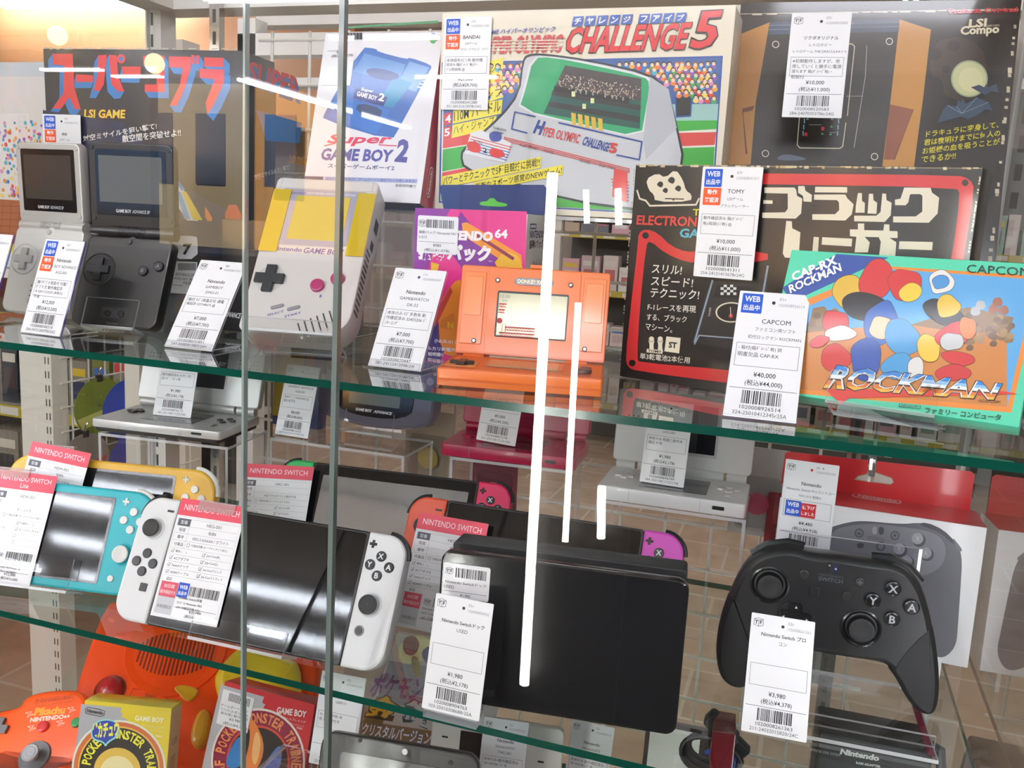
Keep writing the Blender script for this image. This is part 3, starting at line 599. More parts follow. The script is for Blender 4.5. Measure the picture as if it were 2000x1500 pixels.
# printed dashboard
a.P([(1388, 548), (1500, 556), (1490, 690), (1352, 670)], '2e2b2b'); a.L([(1392, 548), (1357, 668)], 3.4, '8a98a8').L([(1500, 520), (1486, 600)], 4, '8a98a8').L([(1357, 672), (1366, 655), (1480, 664)], 2.4, '8a98a8').up()
a.P([(1400, 556), (1480, 562), (1476, 586), (1394, 580)], '1c1a1a').C(1429, 610, 31, 'd8d0b8', 20, 30).up(); a.C(1429, 610, 28, '211d1d', 17.5, 30).up(); a.C(1428, 617, 4, 'd0402e').L([(1428, 617), (1427, 600)], 1.2, 'e8e2d4').T('TIMER', (1388, 618), (1390, 600), (1384, 618), 'c8c2b4')
for i in range(5):
    for j in range(4):
        if (i+j) % 2: a.R(1408+i*6.2, 556+j*5, 1414+i*6.2, 561+j*5, 'd8d8d4')
# printed crest with a car
a.L([(1245, 372), (1250, 388), (1262, 392), (1270, 402), (1360, 400), (1366, 388)], 3, cr).S([(1262, 350), (1285, 338), (1300, 348), (1320, 330), (1335, 352), (1340, 372), (1352, 380), (1350, 394), (1280, 394), (1278, 380), (1268, 372)], cr, 1).up()
for x, y, q in ((1290, 360, 7), (1312, 352, 8), (1300, 372, 6), (1325, 368, 7)): a.S([(x-q, y), (x, y-q), (x+q, y-2), (x+q*.5, y+q), (x-q*.5, y+q*.6)], '2c2724', 1)
a.L([(1300, 388), (1336, 389)], 2, '2c2724').C(1316, 390, 2, '2c2724')
m.build('carton', t)
# ---- teal cartridge game box on an easel
F = FR(-.025, .058, 1.2158, -14, 22.9, 147.9)
t, m = carton('game_box', 'teal cartridge game box with orange framed picture', 'game box', F, 147.9, 98.7, 21, '4fcfa8', .8, .35, .35)
a = Art(m, px=True, r=.35); a.coat = .3
a.P([(1634, 496), (1736, 503), (1545, 590), (1528, 562)], '2a4a9c').P([(1735, 520), (2035, 540), (1975, 806), (1550, 768), (1562, 590)], 'e2862e').up()
a.P([(1744, 526), (2024, 546), (1967, 795), (1562, 760), (1574, 600)], '5aa6dc'); a.P([(1588, 602), (1610, 598), (1640, 640), (1760, 640), (1890, 600), (1980, 620), (1950, 700), (1560, 700)], '8a6a44').up()
a.P([(1574, 650), (1680, 640), (1760, 632), (1880, 650), (1950, 650), (1967, 660), (1967, 795), (1562, 760)], 'c8803c').up()
g = random.Random(5)
for i in range(44): x, y = 1880+g.uniform(0, 95), 612+g.uniform(0, 50)+i*.5; a.S([(x-8, y), (x, y-7), (x+9, y-2), (x+5, y+7), (x-6, y+6)], g.choice(('6e5236', '8f6f48', '7f6240', 'a58558')), 1); a.k += .05
for i in range(14): x, y = 1578+g.uniform(0, 60), 600+g.uniform(0, 40); a.S([(x-8, y), (x, y-7), (x+9, y-2), (x+5, y+7), (x-6, y+6)], g.choice(('6e5236', '8f6f48', '7f6240')), 1)
for x, y in ((1905, 608), (1915, 596), (1948, 590), (1960, 606), (1940, 604)): a.S([(x-10, y+9), (x-8, y-8), (x+8, y-9), (x+11, y+8)], g.choice(('c2c6c8', '9a5a3a', 'b4b8ba')), 1)
# plain colour shapes where the picture's figures stand
a.k = 6
for x, y, rx, ry, ro, c in ((1655, 570, 26, 30, 20, 'd8b03a'), (1712, 548, 30, 40, 12, 'cc2c2e'), (1690, 600, 46, 26, 10, '231f22'), (1770, 556, 36, 32, 0, 'cc2c2e'), (1778, 572, 26, 20, -10, 'e6c63c'), (1838, 550, 26, 24, 0, 'e4e0dc'), (1836, 552, 16, 14, 0, '4a90cc'), (1840, 610, 44, 20, 28, '231f22'), (1850, 598, 24, 22, 0, 'e0bc3a'), (1630, 632, 26, 24, 0, 'cc2c2e'), (1640, 652, 30, 14, 0, 'dcd6d0'), (1634, 700, 32, 26, -10, 'c8342e'), (1720, 630, 36, 40, 10, '2f5fb4'), (1722, 640, 24, 22, 0, 'e8c8a4'), (1765, 660, 40, 34, 35, '3f96cc'), (1690, 700, 30, 40, 10, '2a4fa4'), (1752, 716, 30, 26, -20, '3f96cc'), (1815, 680, 24, 26, 10, 'e6c03a'), (1862, 655, 34, 26, -20, 'cc3030'), (1860, 668, 20, 18, 0, 'c8c8c8'), (1890, 640, 18, 20, 0, 'e07a2c'), (1870, 700, 36, 15, 10, 'cc3030'), (1860, 730, 34, 16, -5, 'c62c2e'), (1790, 720, 16, 22, 10, 'd8d6d2'), (1600, 668, 22, 10, -20, 'cc3030')):
    q = [(1+g.uniform(-.2, .2)) for _ in range(9)]; ca, sa = math.cos(math.radians(ro)), math.sin(math.radians(ro))
    def blob(f, e): return smooth([(x+(rx*f+e)*k_*math.cos(.698*i)*ca-(ry*f+e)*k_*math.sin(.698*i)*sa, y+(rx*f+e)*k_*math.cos(.698*i)*sa+(ry*f+e)*k_*math.sin(.698*i)*ca) for i, k_ in enumerate(q)], 2)
    a.P(blob(1.04, .9), '2a2422'); a.k += .2; a.P(blob(1.04, 0), c); a.k += .2
a.k = 18
a.T('CAP-RX', (1549, 551), (1637, 516), (1545, 534), 'f0f2f2', .04).T('ROCKMAN', (1544, 574), (1645, 530), (1540, 558), 'f0f2f2', .03).T('CAPCOM', (1888, 533), (2012, 541), (1889, 517), '1e2a28', .0)
a.P([(1612, 760), (1642, 790), (1660, 778), (1990, 770), (1960, 765)], 'd83a30').up()
RK = dict(bl=(1608, 759), br=(1940, 782), tl=(1636, 714), tr=(1958, 750))
a.T('ROCKMAN', (1606, 761), (1942, 784), (1635, 712), '22262e', .07, (1960, 749)).up(); a.T('ROCKMAN', c='e8e4dc', bold=.045, **RK).up()
for lo, hi, c in ((0, .16, 'f0b43c'), (.16, .36, 'd8792c'), (.36, .44, '4a342c'), (.44, .6, 'eef2f4'), (.6, .78, '8cc0e8'), (.78, 1.01, '2f7fd0')): a.T('ROCKMAN', c=c, bold=.02, clip=(lo, hi), **RK)
a.up()
a.L([(1758, 792), (1796, 796)], 7, '28604e').up(); a.L([(1759, 792), (1795, 796)], 5.4, '4fcfa8').up(); a.T('Nintendo', (1760, 794.5), (1794, 797.5), (1761, 789.5), '28604e', .02)
a.T('ファミリー コンピュータ', (1806, 808), (1954, 823), (1808, 796), '1c4438', .02).T('©CAPCOM', (1910, 786), (1953, 789), (1911, 780), '2a2a2a')
b_ = Art(m, top(F, 0, 0, 0, 90), 0, px=True, r=.35)
m.build('carton', t)
def easel(label, F, w, lipw, h, d=45, liph=12, th=20):
    """bent clear stand: back plate, foot and front lip"""
    t = thing('acrylic_stand', label, 'acrylic stand', F); m = MB(F)
    m.plate(-w/2, w/2, -2, h, -d-2, -d, 2); m.build('back_plate', t)
    m = MB(F); m.plate(-lipw/2, lipw/2, -3.4, -1, -d-2, 7, 1); m.build('ledge', t)
    m = MB(F); m.plate(-lipw/2, lipw/2, -3.4, liph, 5, 7, 2, ACRL); m.build('lip', t); return t
easel('clear acrylic stand holding the teal game box', F, 70, 62, 70, 23, 18)
# ---- black shooting game box at the left
F = FR(-.7521, .2, 1.2005, 5, -1, 220.5)
t, m = carton('game_box', 'big black space game box with red and blue letters, far left', 'game box', F, 220.5, 261, 62, '25262b', 1., .35, .3)
a = Art(m, px=True, r=.35); a.coat = .25; RB, BB = 'd8363a', '2f78bc'
def kana(P_, dx, dy):
    for q in P_:
        a.P([(x+dx, y+dy) for x, y in q], BB)
        for (x, y), (x2, y2) in zip(q, q[1:]+q[:1]):
            if abs(dx*(y2-y)-dy*(x2-x)) > 8: a.P([(x, y), (x2, y2), (x2+dx, y2+dy), (x+dx, y+dy)], BB)
    a.k += 3
    for q in P_: a.P(q, RB)
    a.k -= 3
SU = [[(103, 105), (142, 105), (143, 128), (126, 128), (104, 126)], [(126, 105), (142, 105), (145, 170), (158, 213), (146, 213), (136, 190), (120, 212), (103, 212), (125, 180)]]
kana(SU, -9, 12)
kana([[(149, 145), (182, 147), (182, 160), (149, 160)]], -4, 12)
kana([[(192, 108), (209, 107), (203, 165), (195, 178), (183, 177), (190, 150)], [(213, 107), (228, 108), (231, 150), (243, 178), (231, 179), (218, 165)]], -8, 14)
kana([[(238, 130), (275, 130), (275, 148), (240, 147)]], -3, 14)
a.k += 4; a.C(237, 115, 8.5, RB, 9).up(); a.C(237, 115, 4, BB, 4.4); a.k -= 5
kana([[(280, 109), (321, 109), (322, 180), (283, 179), (283, 165), (306, 165), (306, 130), (280, 128)]], 8, 12)
kana([[(330, 110), (373, 111), (373, 132), (360, 175), (345, 207), (332, 206), (352, 165), (357, 133), (331, 131)], [(374, 107), (380, 108), (380, 126), (374, 125)], [(383, 108), (389, 108), (389, 125), (383, 125)]], 9, 13)
kana([[(399, 112), (437, 113), (437, 131), (399, 130)], [(390, 134), (438, 136), (438, 160), (420, 200), (405, 224), (402, 200), (416, 165), (420, 155), (391, 152)]], 12, 12)
a.k += 5
a.T('LSI GAME', (164, 231), (245, 232), (165, 213), 'b8502a', .05).up(); a.T('LSI GAME', (165, 230), (244, 231), (166, 214), 'e6d040', .02)
a.P([(84, 215), (150, 225), (240, 240), (280, 280), (300, 330), (460, 420), (470, 500), (95, 500)], '232c4a')
a.S([(330, 330), (334, 322), (346, 350), (398, 432), (355, 430)], 'c9d2da', 1).up(); a.P([(340, 348), (354, 372), (362, 371), (349, 352)], '3f7fc0').P([(356, 374), (364, 374), (396, 430), (378, 430)], 'd8c03a').P([(344, 370), (354, 376), (372, 428), (360, 428)], '6fa6cc'); a.S([(400, 402), (406, 410), (418, 432), (402, 432)], 'd07a4a', 1)
a.S([(440, 400), (470, 400), (475, 470), (440, 465)], 'a8452c', 1)
a.k += 1
a.T('対空ミサイルを狙い撃て!', (163, 277), (307, 252), (162, 265), 'ece8e0', .012).T('敵空間を突破せよ!!', (240, 279), (354, 266), (239, 264), 'ece8e0', .012)
for i in range(30): x = 84+i*12.8+rng.uniform(-4, 4); a.R(x, 92+i*.1, x+rng.uniform(4, 12), 95+rng.uniform(0, 2.4), 'b5ad9c')
S = side(F, 110.25); b = Art(m, S, 0, px=True, r=.35); b.k = 2
def T2(p, q, tx, c, bo=0.): b.T(tx, *p, c, bo, q)
b.T('SUPER', (475, 165), (588, 205), (480, 122), BB, .06, (590, 160)).up(); b.T('SUPER', (482, 157), (585, 196), (487, 118), RB, .03, (586, 152))
b.P([(500, 215), (590, 240), (585, 280), (520, 275)], BB); b.T('LSI GAME', (563, 318), (602, 326), (566, 302), 'c88a30', .03).T('対空ミサイルを狙い撃て!', (497, 352), (566, 331), (496, 341), 'e0dcd4', .01).T('敵空間を突破せよ!!', (548, 357), (598, 350), (547, 346), 'd0ccc4', .01)
m.build('carton', t)
# ---- white adapter box with blue cartridge picture
F = FR(-.4504, .19, 1.3275, 1.6, 14.4, 117)
t, m = carton('game_box', 'white leaning box with translucent blue cartridge picture', 'game box', F, 117, 156.5, 30, 'dedce0', .8, .35, .3)
a = Art(m, px=True, r=.35); a.coat = .3
a.P([(648, 57), (856, 45), (856, 40), (700, 50)], '3a8a5a')
a.S([(705, 92), (735, 95), (738, 101), (795, 116), (800, 112), (843, 127), (842, 135), (780, 250), (765, 275), (630, 234), (634, 220)], '2c63b0', 1).up(); a.P([(712, 104), (792, 126), (780, 160), (690, 140)], '5a8cc8').P([(800, 120), (838, 132), (812, 180), (776, 165)], '6f9ad0').P([(660, 190), (762, 215), (735, 262), (640, 228)], '2f6ec0').P([(770, 150), (805, 162), (768, 210), (735, 205)], '2586b4').up()
a.S([(712, 136), (735, 132), (775, 142), (782, 152), (760, 158), (725, 152)], '1f3f84', 1).S([(700, 200), (748, 212), (742, 232), (694, 218)], '173a6a', 1).P([(696, 172), (757, 190), (749, 208), (690, 192)], '27307c').up()
a.T('GAME BOY', (696, 187), (735, 197), (699, 178), 'eceaf0', .03).T('2', (738, 196), (749, 199), (742, 181), 'eceaf0', .04).T('Super', (704, 178), (728, 183), (707, 171), 'eceaf0', .02)
for i in range(6): a.L([(826+2.6*(5-i)-i*2, 140+i*6), (833+2.6*(5-i)-i*2, 141+i*6)], 2.5, 'dfe8f4')
a.T('Super', (634, 285), (757, 286), (648, 262), 'cc3052', .03).L([(634, 285), (655, 280)], 2, 'cc3052').L([(740, 283), (775, 285)], 2, 'cc3052')
a.T('GAME BOY', (625, 313), (765, 317), (630, 289), '4c4a94', .04).T('2', (770, 316), (794, 318), (779, 271), '4c4a94', .05).T('スーパーゲームボーイ2', (640, 328), (770, 333), (641, 319), '3a3a70', .02)
a.P([(594, 344), (632, 345), (631, 352), (593, 351)], '2c2c58').P([(634, 345), (816, 350), (814, 358), (632, 352)], '9aa2cc').up().T('通信ケーブル(別売)で、ゲームボーイと通信プレイが楽しめます。', (636, 352.5), (812, 357.5), (637, 346), '3a3a78').T('取扱説明書付', (772, 365), (812, 367), (773, 359), '55555a')
for dx, dy, c in ((-6, 0, 'd8c03a'), (0, -5, '3a6ac0'), (6, 0, 'c83a3a'), (0, 5, '3aa05a')): a.C(846+dx, 75+dy, 5.5, c)
S = side(F, 58.5); b = Art(m, S, 0, px=True); b.P([(857, 46), (858, 46), (842, 404), (829, 380)], 'c22a2e') if False else b.R if False else None
sw = 'bb2630'
m.add([(58.55, 0.2, -.4), (58.55, 0.2, -29.6), (58.55, 156.3, -29.6), (58.55, 156.3, -.4)], [(0, 1, 2, 3)], M(sw, .35, 0, .3)); m.add([(-58.3, -.05, -.3), (-58.3, -.05, -29.6), (58.3, -.05, -29.6), (58.3, -.05, -.3)], [(0, 1, 2, 3)], M('33344e', .4))
c_ = Art(m, S @ Matrix.Translation((.015, .012, .0003)) @ Matrix.Rotation(math.radians(90), 4, 'Z')); c_.k = 2; c_.RR(-2, -5, 26, 5, 5, 'e8dcdc').up(); c_.RR(-1, -4.2, 25, 4.2, 4.2, sw).up(); c_.W('Nintendo', 12, -2.4, 4.6, 'f0e6e6', 0, 22, .02)
m.build('carton', t)
m = MB(F); m.slab(29, 27, .2, .6, .05, M('d9d8d8', .3, 0, .4), -40, 120, .45); a = Art(m, px=True, z0=.5); a.BAR if False else None
for i in range(22): a.R(662+i*2.1, 64, 663+i*2.1+(i % 3)*.5, 77, INK)
a.T('¥3,980', (657, 106), (678, 104), (657, 99), INK).T('(税込¥4,378)', (647, 114), (690, 111), (647, 107), INK).L([(640, 100), (676, 97)], .6, '77777c'); m.build('price_sticker', t)
# ---- pink and purple pack box with hang tab
F = FR(-.3168, .15, 1.2005, 0, 0, 97.1)
t, m = carton('game_box', 'pink and purple accessory box with grey side and blue hang tab', 'game box', F, 97.1, 122, 56, 'c9c5c0', .8, .35, .3)
a = Art(m, px=True, r=.35); a.coat = .3
a.P([(811, 406), (1029, 413), (1020, 720), (802, 705)], 'dc2a86'); a.P([(811, 406), (880, 408), (848, 470), (830, 560), (806, 600)], '8a2a96').P([(806, 560), (850, 580), (880, 650), (860, 704), (802, 702)], '3c2a7c').P([(900, 413), (960, 490), (1029, 540), (1026, 600), (930, 560), (870, 480)], '7c2a94').up()
a.P([(902, 436), (912, 434), (1018, 498), (1020, 515), (985, 512), (905, 460)], 'e8922a').S([(985, 490), (1015, 500), (1022, 530), (1010, 540), (960, 520)], 'e8b42c', 1).P([(842, 512), (858, 516), (852, 540), (842, 560)], 'e8b42c').S([(855, 600), (885, 550), (905, 545), (900, 700), (860, 690)], 'e88a2a', 1).P([(845, 620), (880, 560), (884, 570), (850, 640)], 'c03a3a').up()
a.L([(925, 455), (1002, 505)], 6, '8a2a4a').P([(862, 625), (886, 610), (888, 645), (858, 640)], 'd87a2a').up().T('N', (874, 641), (886, 643), (874, 628), 'e8b42c', .05)
a.k = 6; a.T('NINTENDO', (840, 467), (962, 472), (842, 448), 'f2eef0', .06).T('64', (966, 465), (991, 466), (967, 447), 'f2eef0', .04).T('振動パック', (816, 508), (958, 514), (818, 474), 'f2eef0', .06).T('TM', (954, 512), (961, 512), (954, 509), 'f2eef0').T('(NUS-013)', (849, 670), (895, 674), (849, 662), 'e8e4f0', .02).T('アルカリ乾電池', (826, 683), (890, 688), (826, 675), 'e8e4f0', .03).T('説明書付', (836, 695), (870, 697), (836, 687), 'e8e4f0', .03)
S = side(F, 48.55); b = Art(m, S, 0, px=True, r=.4); b.k = 1
b.T('NINTENDO', (1034, 465), (1061, 465), (1035, 450), '2a2a6a', .02).T('64', (1062, 459), (1068, 458), (1062, 450), 'c83a3a', .04).T('振動パック', (1033, 487), (1061, 484), (1034, 469), '26242a', .02).L([(1036, 446), (1047, 446), (1047, 438), (1036, 438)], .8, '2a3a7a', True)
for i in range(5): b.L([(1052, 530), (1042+i*5, 505-abs(2-i)*-3)], 1., 'a08a6a')
m.build('carton', t)
m = MB(shift(F, 0, 0, -50)); P_ = [pt(m.F, x, y) for x, y in ((858, 364), (864, 361), (1062, 361), (1070, 372), (1074, 420), (868, 416))]; m.prism(P_, [(0, -.8), (0, 0)], M('17306e', .25, 0, .4))
a = Art(m, px=True); a.k = 1; a.S([(936, 397), (940, 394), (952, 393), (956, 387), (966, 387), (970, 394), (988, 397), (992, 401), (984, 404), (940, 402)], '56b83e', 1); m.build('hang_tab', t)
m = MB(F); lo = [pt(F, x, y) for x, y in ((817, 420), (896, 425), (893, 498), (815, 493))]; xs, ys = [p[0] for p in lo], [p[1] for p in lo]
w_, h_ = max(xs)-min(xs), max(ys)-min(ys); cx_, cy_ = (max(xs)+min(xs))/2, (max(ys)+min(ys))/2
m.slab(w_, h_, .2, 1.6, .05, M('ecebee', .3, 0, .3), cx_, cy_, .55); a = Art(m, F, .55); a.k = 1; a.BAR(cx_-w_*.28, cy_+h_*.18, cx_+w_*.4, cy_+h_*.4, 7); tf_logo(a, cx_-w_*.38, cy_+h_*.3, 3)
a.W('振動パック Nintendo NU', cx_, cy_+.5, 2.5, INK, 0, w_*.92).W('S-013', cx_-w_*.46, cy_-3.4, 2.3, INK, -1).L([(cx_-w_*.46, cy_-6), (cx_+w_*.44, cy_-6)], .25, INK).W('¥980', cx_, cy_-9.8, 2.6, INK, 0).W('(税込¥1,078)', cx_, cy_-14.2, 3, INK, 0, w_*.62); m.build('price_sticker', t)
# ---- tags on the upper shelf
TAGS = [
 (FR(-.6325, .0459, 1.201, -3.1, 20.1, 44.5), 20.1, 1, 0, 'tag in front of the grey folded-open handheld, purple edge', dict(web=1, ok=1, num='07r', id='1020008546514', l1='Nintendo', l2='GAME BOY ADVANCE SP', l3='AGS-001', dx=4, dy=2, box=['箱/ｱﾀﾞﾌﾟﾀ 取扱付 付属ｱ', 'ﾀﾞﾌﾟﾀ 欠 動作確認済', 'み XJH11210229 (本体ｽﾚ)', '付 @'], price='¥12,000', tax='(税込¥13,200)', code='204-24121200790r24G')),
 (FR(-.489, .0521, 1.2015, 1.4, 34.9, 43.5), 34.9, 0, 1, 'tag left of the big grey handheld, steeply leaning', dict(logo=1, num='08r', id='1020008631851', l1='Nintendo', l2='GAMEBOY', l3='DMG-01', box=['箱付 ｷｽﾞ/液晶劣化 通電', '確認済 G37348672 @'], price='¥7,000', tax='(税込¥7,700)', code='247-24082813887r24H')),
 (FR(-.3144, .0681, 1.2015, -2.1, 28.2, 44.5), 28.2, 0, 1, 'tag left of the orange folding game', dict(logo=1, num='11r', id='1020008820447', dot='4a3a80', l1='Nintendo', l2='GAME&WATCH', l3='DK-52', box=['本体のみ ｷｽﾞ多数有 動', '作確認済み 32455206 ﾄﾞ', 'ﾝｷｰｺﾝｸﾞ'], price='¥7,000', tax='(税込¥7,700)', code='281-24112412098r24I')),
 (FR(-.0453, .0327, 1.2012, .3, 31.4, 45), 31.4, 1, 0, 'tag in front of the teal game box, priced forty thousand', dict(web=1, num='01r', id='1020008926514', l1='CAPCOM', l2='ファミコン用ソフト', l3='初代ロックマン ROCKMAN', dx=2, box=['- 箱付(箱ﾀﾞﾒｰｼﾞ有) 説', '明書欠品 CAP-RX'], price='¥40,000', tax='(税込¥44,000)', code='324-25010412345r25A'))]
TAGS.append((FR(-.735, .068, 1.2012, -3, 20, 44.5), 20, 1, 0, 'tag cut off by the left edge of the picture', dict(web=1, num='07r', id='1020008546522', l1='Nintendo', price='¥9,800', tax='(税込¥10,780)')))
for F, th, ed, lp, lb, d in TAGS: price_tag(F, 'white price '+lb, d, edge=ed, lip=lp, th=th, h=(90 if th == 31.4 else 83.5))
F = FR(-.0835, .1285, 1.2835, -16.2, 0, 45); price_tag(F, 'white price tag hanging on the black racing game box', dict(web=1, ok=1, num='07r', id='1020008541311', dot='5a1c28', l1='TOMY', l2='LSIゲーム', l3='ブラックレーサー', dx=3, dy=2, box=['動作確認済み 箱(ﾀﾞﾒｰｼﾞ', '有)/取説(ｼﾐ有) @'], price='¥10,000', tax='(税込¥11,000)'), h=78, holder=False)
F = FR(-.0366, .2195, 1.4085, 3.6, 8.5, 43.6); price_tag(F, 'white price tag hanging on the box with moon and bats', dict(logo=1, num='07r', id='1020008520583', l1='ツクダオリジナル', l2='レトロホビー', l3='レトロゲーム THE DRACULA※ジャ', box=['※初期動作しますが、使', '用していくと勝手に電源', '落ちます 箱(ﾀﾞﾒｰｼﾞ有)・', '取説付'], price='¥10,000', tax='(税込¥11,000)', code='284-24070303786r24G'), h=81.5, holder=False)
F = FR(-.3275, .2175, 1.4105, -1, 0, 44); price_tag(F, 'white price tag hanging on the cream sports game box', dict(web=1, ok=1, num='07r', id='1020008541288', l1='BANDAI', l2='LSIゲーム', l3='ﾊｲﾊﾟｰｵﾘﾝﾋﾟｯｸ ﾁｬﾚﾝｼﾞ ﾌｧｲﾌﾞ', dx=3, dy=2, box=['本体経年ﾖｺﾞﾚ有 動作確', '認済み 箱(ﾀﾞﾒｰｼﾞ有)/ｹｰ', 'ﾌﾞﾙ/取説有 @'], price='¥27,000', tax='(税込¥29,700)', code='351-24121613078r24G'), h=77.5, holder=False)
F = FR(-.752, .192, 1.318, 5, 0, 44.5); price_tag(F, 'white price tag on the big black space game box', dict(web=1, ok=1, num='07r', id='1020008520572', l1='学研', l2='LSIゲーム', dx=2, price='¥8,000', tax='(税込¥8,800)'), h=80, holder=False)
# ---- big grey handheld
def dpad(m, cx, cy, z, s, w, h, mt):
    P = [(-w, -s), (w, -s), (w, -w), (s, -w), (s, w), (w, w), (w, s), (-w, s), (-w, w), (-s, w), (-s, -w), (-w, -w)]
    m.prism([(cx+x, cy+y) for x, y in P], [(0, z), (0, z+h-.4), (.4, z+h)], mt)
F = FR(-.4291, .0645, 1.2195, 11.6, 33.4, 90)
t = thing('handheld_console', 'big grey brick handheld with taped yellow screen', 'handheld console', F)
gb = M('d2ccc8', .42, 0, 0, .08, 900)
m = MB(F); m.slab(90, 148, 30, (5, 5, 22, 5), 1.4, gb, n=7, bb=3)
a = Art(m); a.k = 1; a.L([(-43, 137.5), (43, 137.5)], .5, 'b2aca8'); a.L([(-40, 148), (-40, 137.5)], .5, 'b2aca8').L([(40, 148), (40, 137.5)], .5, 'b2aca8')
a.W('Nintendo', -21, 74.5, 4.2, '55529a', 0, 26, .02).W('GAME BOY', 10, 73.6, 5.4, '55529a', 0, 34, .02, .15).W('TM', 29, 73.6, 1.6, '55529a', -1)
a.W('B', 16.5, 33.4, 2.6, '55529a', 0, None, .03).W('A', 32, 40.6, 2.6, '55529a', 0, None, .03)
for tx, x, y in (('SELECT', -17, 16.2), ('START', -2.6, 16)): a.T(tx, (x-6.4, y-3), (x+6.4, y+1.6), (x-6.8, y-1), '55529a', .02)
for i in range(6):
    q0, q1 = pt(F, 582+12.3*i, 632-4.8*i), pt(F, 590+12.6*i, 661-4*i); a.k = 1; a.L([q0, q1], 1.9, 'b4aeaa').up(); a.L([q0, (q0[0]*.15+q1[0]*.85, q0[1]*.15+q1[1]*.85)], .9, '1e1a1a')
m.build('body', t)
m = MB(F); m.slab(77, 56, .7, (4, 4, 20, 4), .3, M('a3a2b4', .25, 0, .3), 0, 108.5, .6, 7); a = Art(m, F, .6); a.k = 1; a.W('DOT MATRIX WITH STEREO SOUND', 6, 131.6, 2, 'e6e4ea', 0, 42)
for y, c in ((132.6, '8a3a6a'), (131.2, '4a4a9a')): a.L([(-36, y), (-17, y)], .5, c).L([(30, y), (36, y)], .5, c)
a.C(-32, 108, 1.5, '6a3038'); m.build('screen_bezel', t)
m = MB(F); m.slab(47, 43.5, .5, .6, .15, M('c4b24e', .12, 0, .5), 0, 108, 1.); m.build('screen', t)
for x in (-37, 37):
    m = MB(F); m.slab(15.5, 62, .25, .4, .05, GL('f2dc6a', 1.2, .1, 1.45, 'e8cf3e', .6), x, 104, 1.3); m.build('tape', t, label='strip of yellow tape beside the screen')
m = MB(F); m.lathe(-29, 47.4, [(12, 0), (11.6, .25)], M('c4beba', .45)); dpad(m, -29, 47.4, .2, 12.2, 4.2, 3, M('2f3236', .35)); m.build('direction_pad', t)
for x, y in ((12, 43.7), (27.5, 51)):
    m = MB(F); m.cyl(x, y, 0, 3, 5.8, M('b0336c', .3, 0, .3), 1.2); m.build('button', t)
for x, y in ((-17, 22.4), (-3.2, 22)):
    m = MB(F); m.T = Matrix.Translation((x, y, 0)) @ Matrix.Rotation(math.radians(20), 4, 'Z'); m.slab(11, 3, 1.2, 1.5, .6, M('8e8c92', .5), 0, 0, 1.2); m.build('button', t)
m = MB(F)
for i in range(12): m.box(44.9, 45.3, 24+i*5.2, 26.4+i*5.2, -14, -3, '5f5a58')
m.box(44.9, 45.25, 106, 118, -20, -10, '24221f'); m.box(44.9, 45.25, 88, 96, -18, -10, '1a1816'); m.build('side_port', t)
easel('clear acrylic stand under the big grey handheld', shift(F, 0, 0, 0), 70, 74, 90, 32, 9)
# ---- two folding handhelds
def sp(Fb, Fl, label, c, dark, screen_on):
    t = thing('handheld_console', label, 'handheld console', Fb); mt = M(c, .3, .35, .2)
    m = MB(Fb); m.slab(82, 84, 13, (6, 6, 9, 9), 1.6, mt, n=6); a = Art(m, r=.4); a.k = 1
    a.RR(-13, 8, 13, 18, 2, M(c, .5)); a.C(2, 79.5, 5, M(c, .55, .2)); 
    for i in range(3):
        for j in range(3): a.C(-9+i*9, 27-j*5, .7, '0e0e0e')
    a.W('Nintendo', 0, 2.2, 2, '77777a', 0); m.build('body', t)
    m = MB(Fb); m.lathe(-24, 52, [(15.5, 0), (15.5, .5), (14.6, .9), (14, .3)], M(c, .55, .2), 28); m.build('pad_ring', t)
    m = MB(Fb); dpad(m, -24, 52, .2, 10.6, 3.6, 2.4, M(dark, .3, .2)); m.build('direction_pad', t)
    for x, y in ((19, 53), (33, 58)):
        m = MB(Fb); m.cyl(x, y, 0, 2.2, 4.6, M(dark, .3, .2), .7); a = Art(m, Fb, 2.2); a.W('A' if x > 30 else 'B', x, y-1.7, 3.4, '8a8a8e', 0); m.build('button', t)
    for x in (-6.5, 6.5): m = MB(Fb); m.cyl(x, 12, 0, 1.6, 3, M(dark, .35, .2), .6); m.build('button', t)
    m = MB(Fb); m.cyl(0, 79.5, 0, 1.3, 2.4, M(dark, .3), .4); m.build('button', t)
    q = Fl.inverted() @ Fb
    X = lambda mb: setattr(mb, 'T', Fb.inverted() @ Fl if False else None)
    def lid(mb): mb.T = TT; return mb
    R_ = Fb.inverted() @ Fl; TT = Matrix.Translation(R_.to_translation()*1000) @ R_.to_3x3().to_4x4()
    m = lid(MB(Fb)); m.slab(82, 75, 10, (7, 7, 5, 5), 1.6, mt, n=6); m.build('lid', t)
    m = lid(MB(Fb)); m.tube([(-41, -4, -4), (41, -4, -4)], 6.2, mt, 18); m.tube([(-13, -4, -4), (13, -4, -4)], 6.5, M(dark, .28, .3), 18); m.build('hinge', t)
    m = lid(MB(Fb)); m.slab(68, 58, .6, 1.5, .2, M('141518', .08, 0, .5), 0, 40, .4)
    m.build('screen_frame', t)
    m = lid(MB(Fb)); m.slab(60 if not screen_on else 61, 41, .4, .4, .1, M('5d5a52' if screen_on else '3f3c39', .1, 0, .6), 0, 43, .8); m.T = None
    a = Art(m, Fl, .8); a.T('GAME BOY', (-15, 13.6), (0, 13.6), (-15, 16.6), 'd0d0d2', .03).T('ADVANCE SP', (1, 13.6), (18, 13.6), (1, 16.6), 'b0b0b4', .02); m.build('screen', t)
    for x in (-37, 37):
        for y in (8, 70): m = lid(MB(Fb)); m.cyl(x, y, 0, .9, 2.2, mt, .4, 16); m.build('screw_cap', t)
    return t
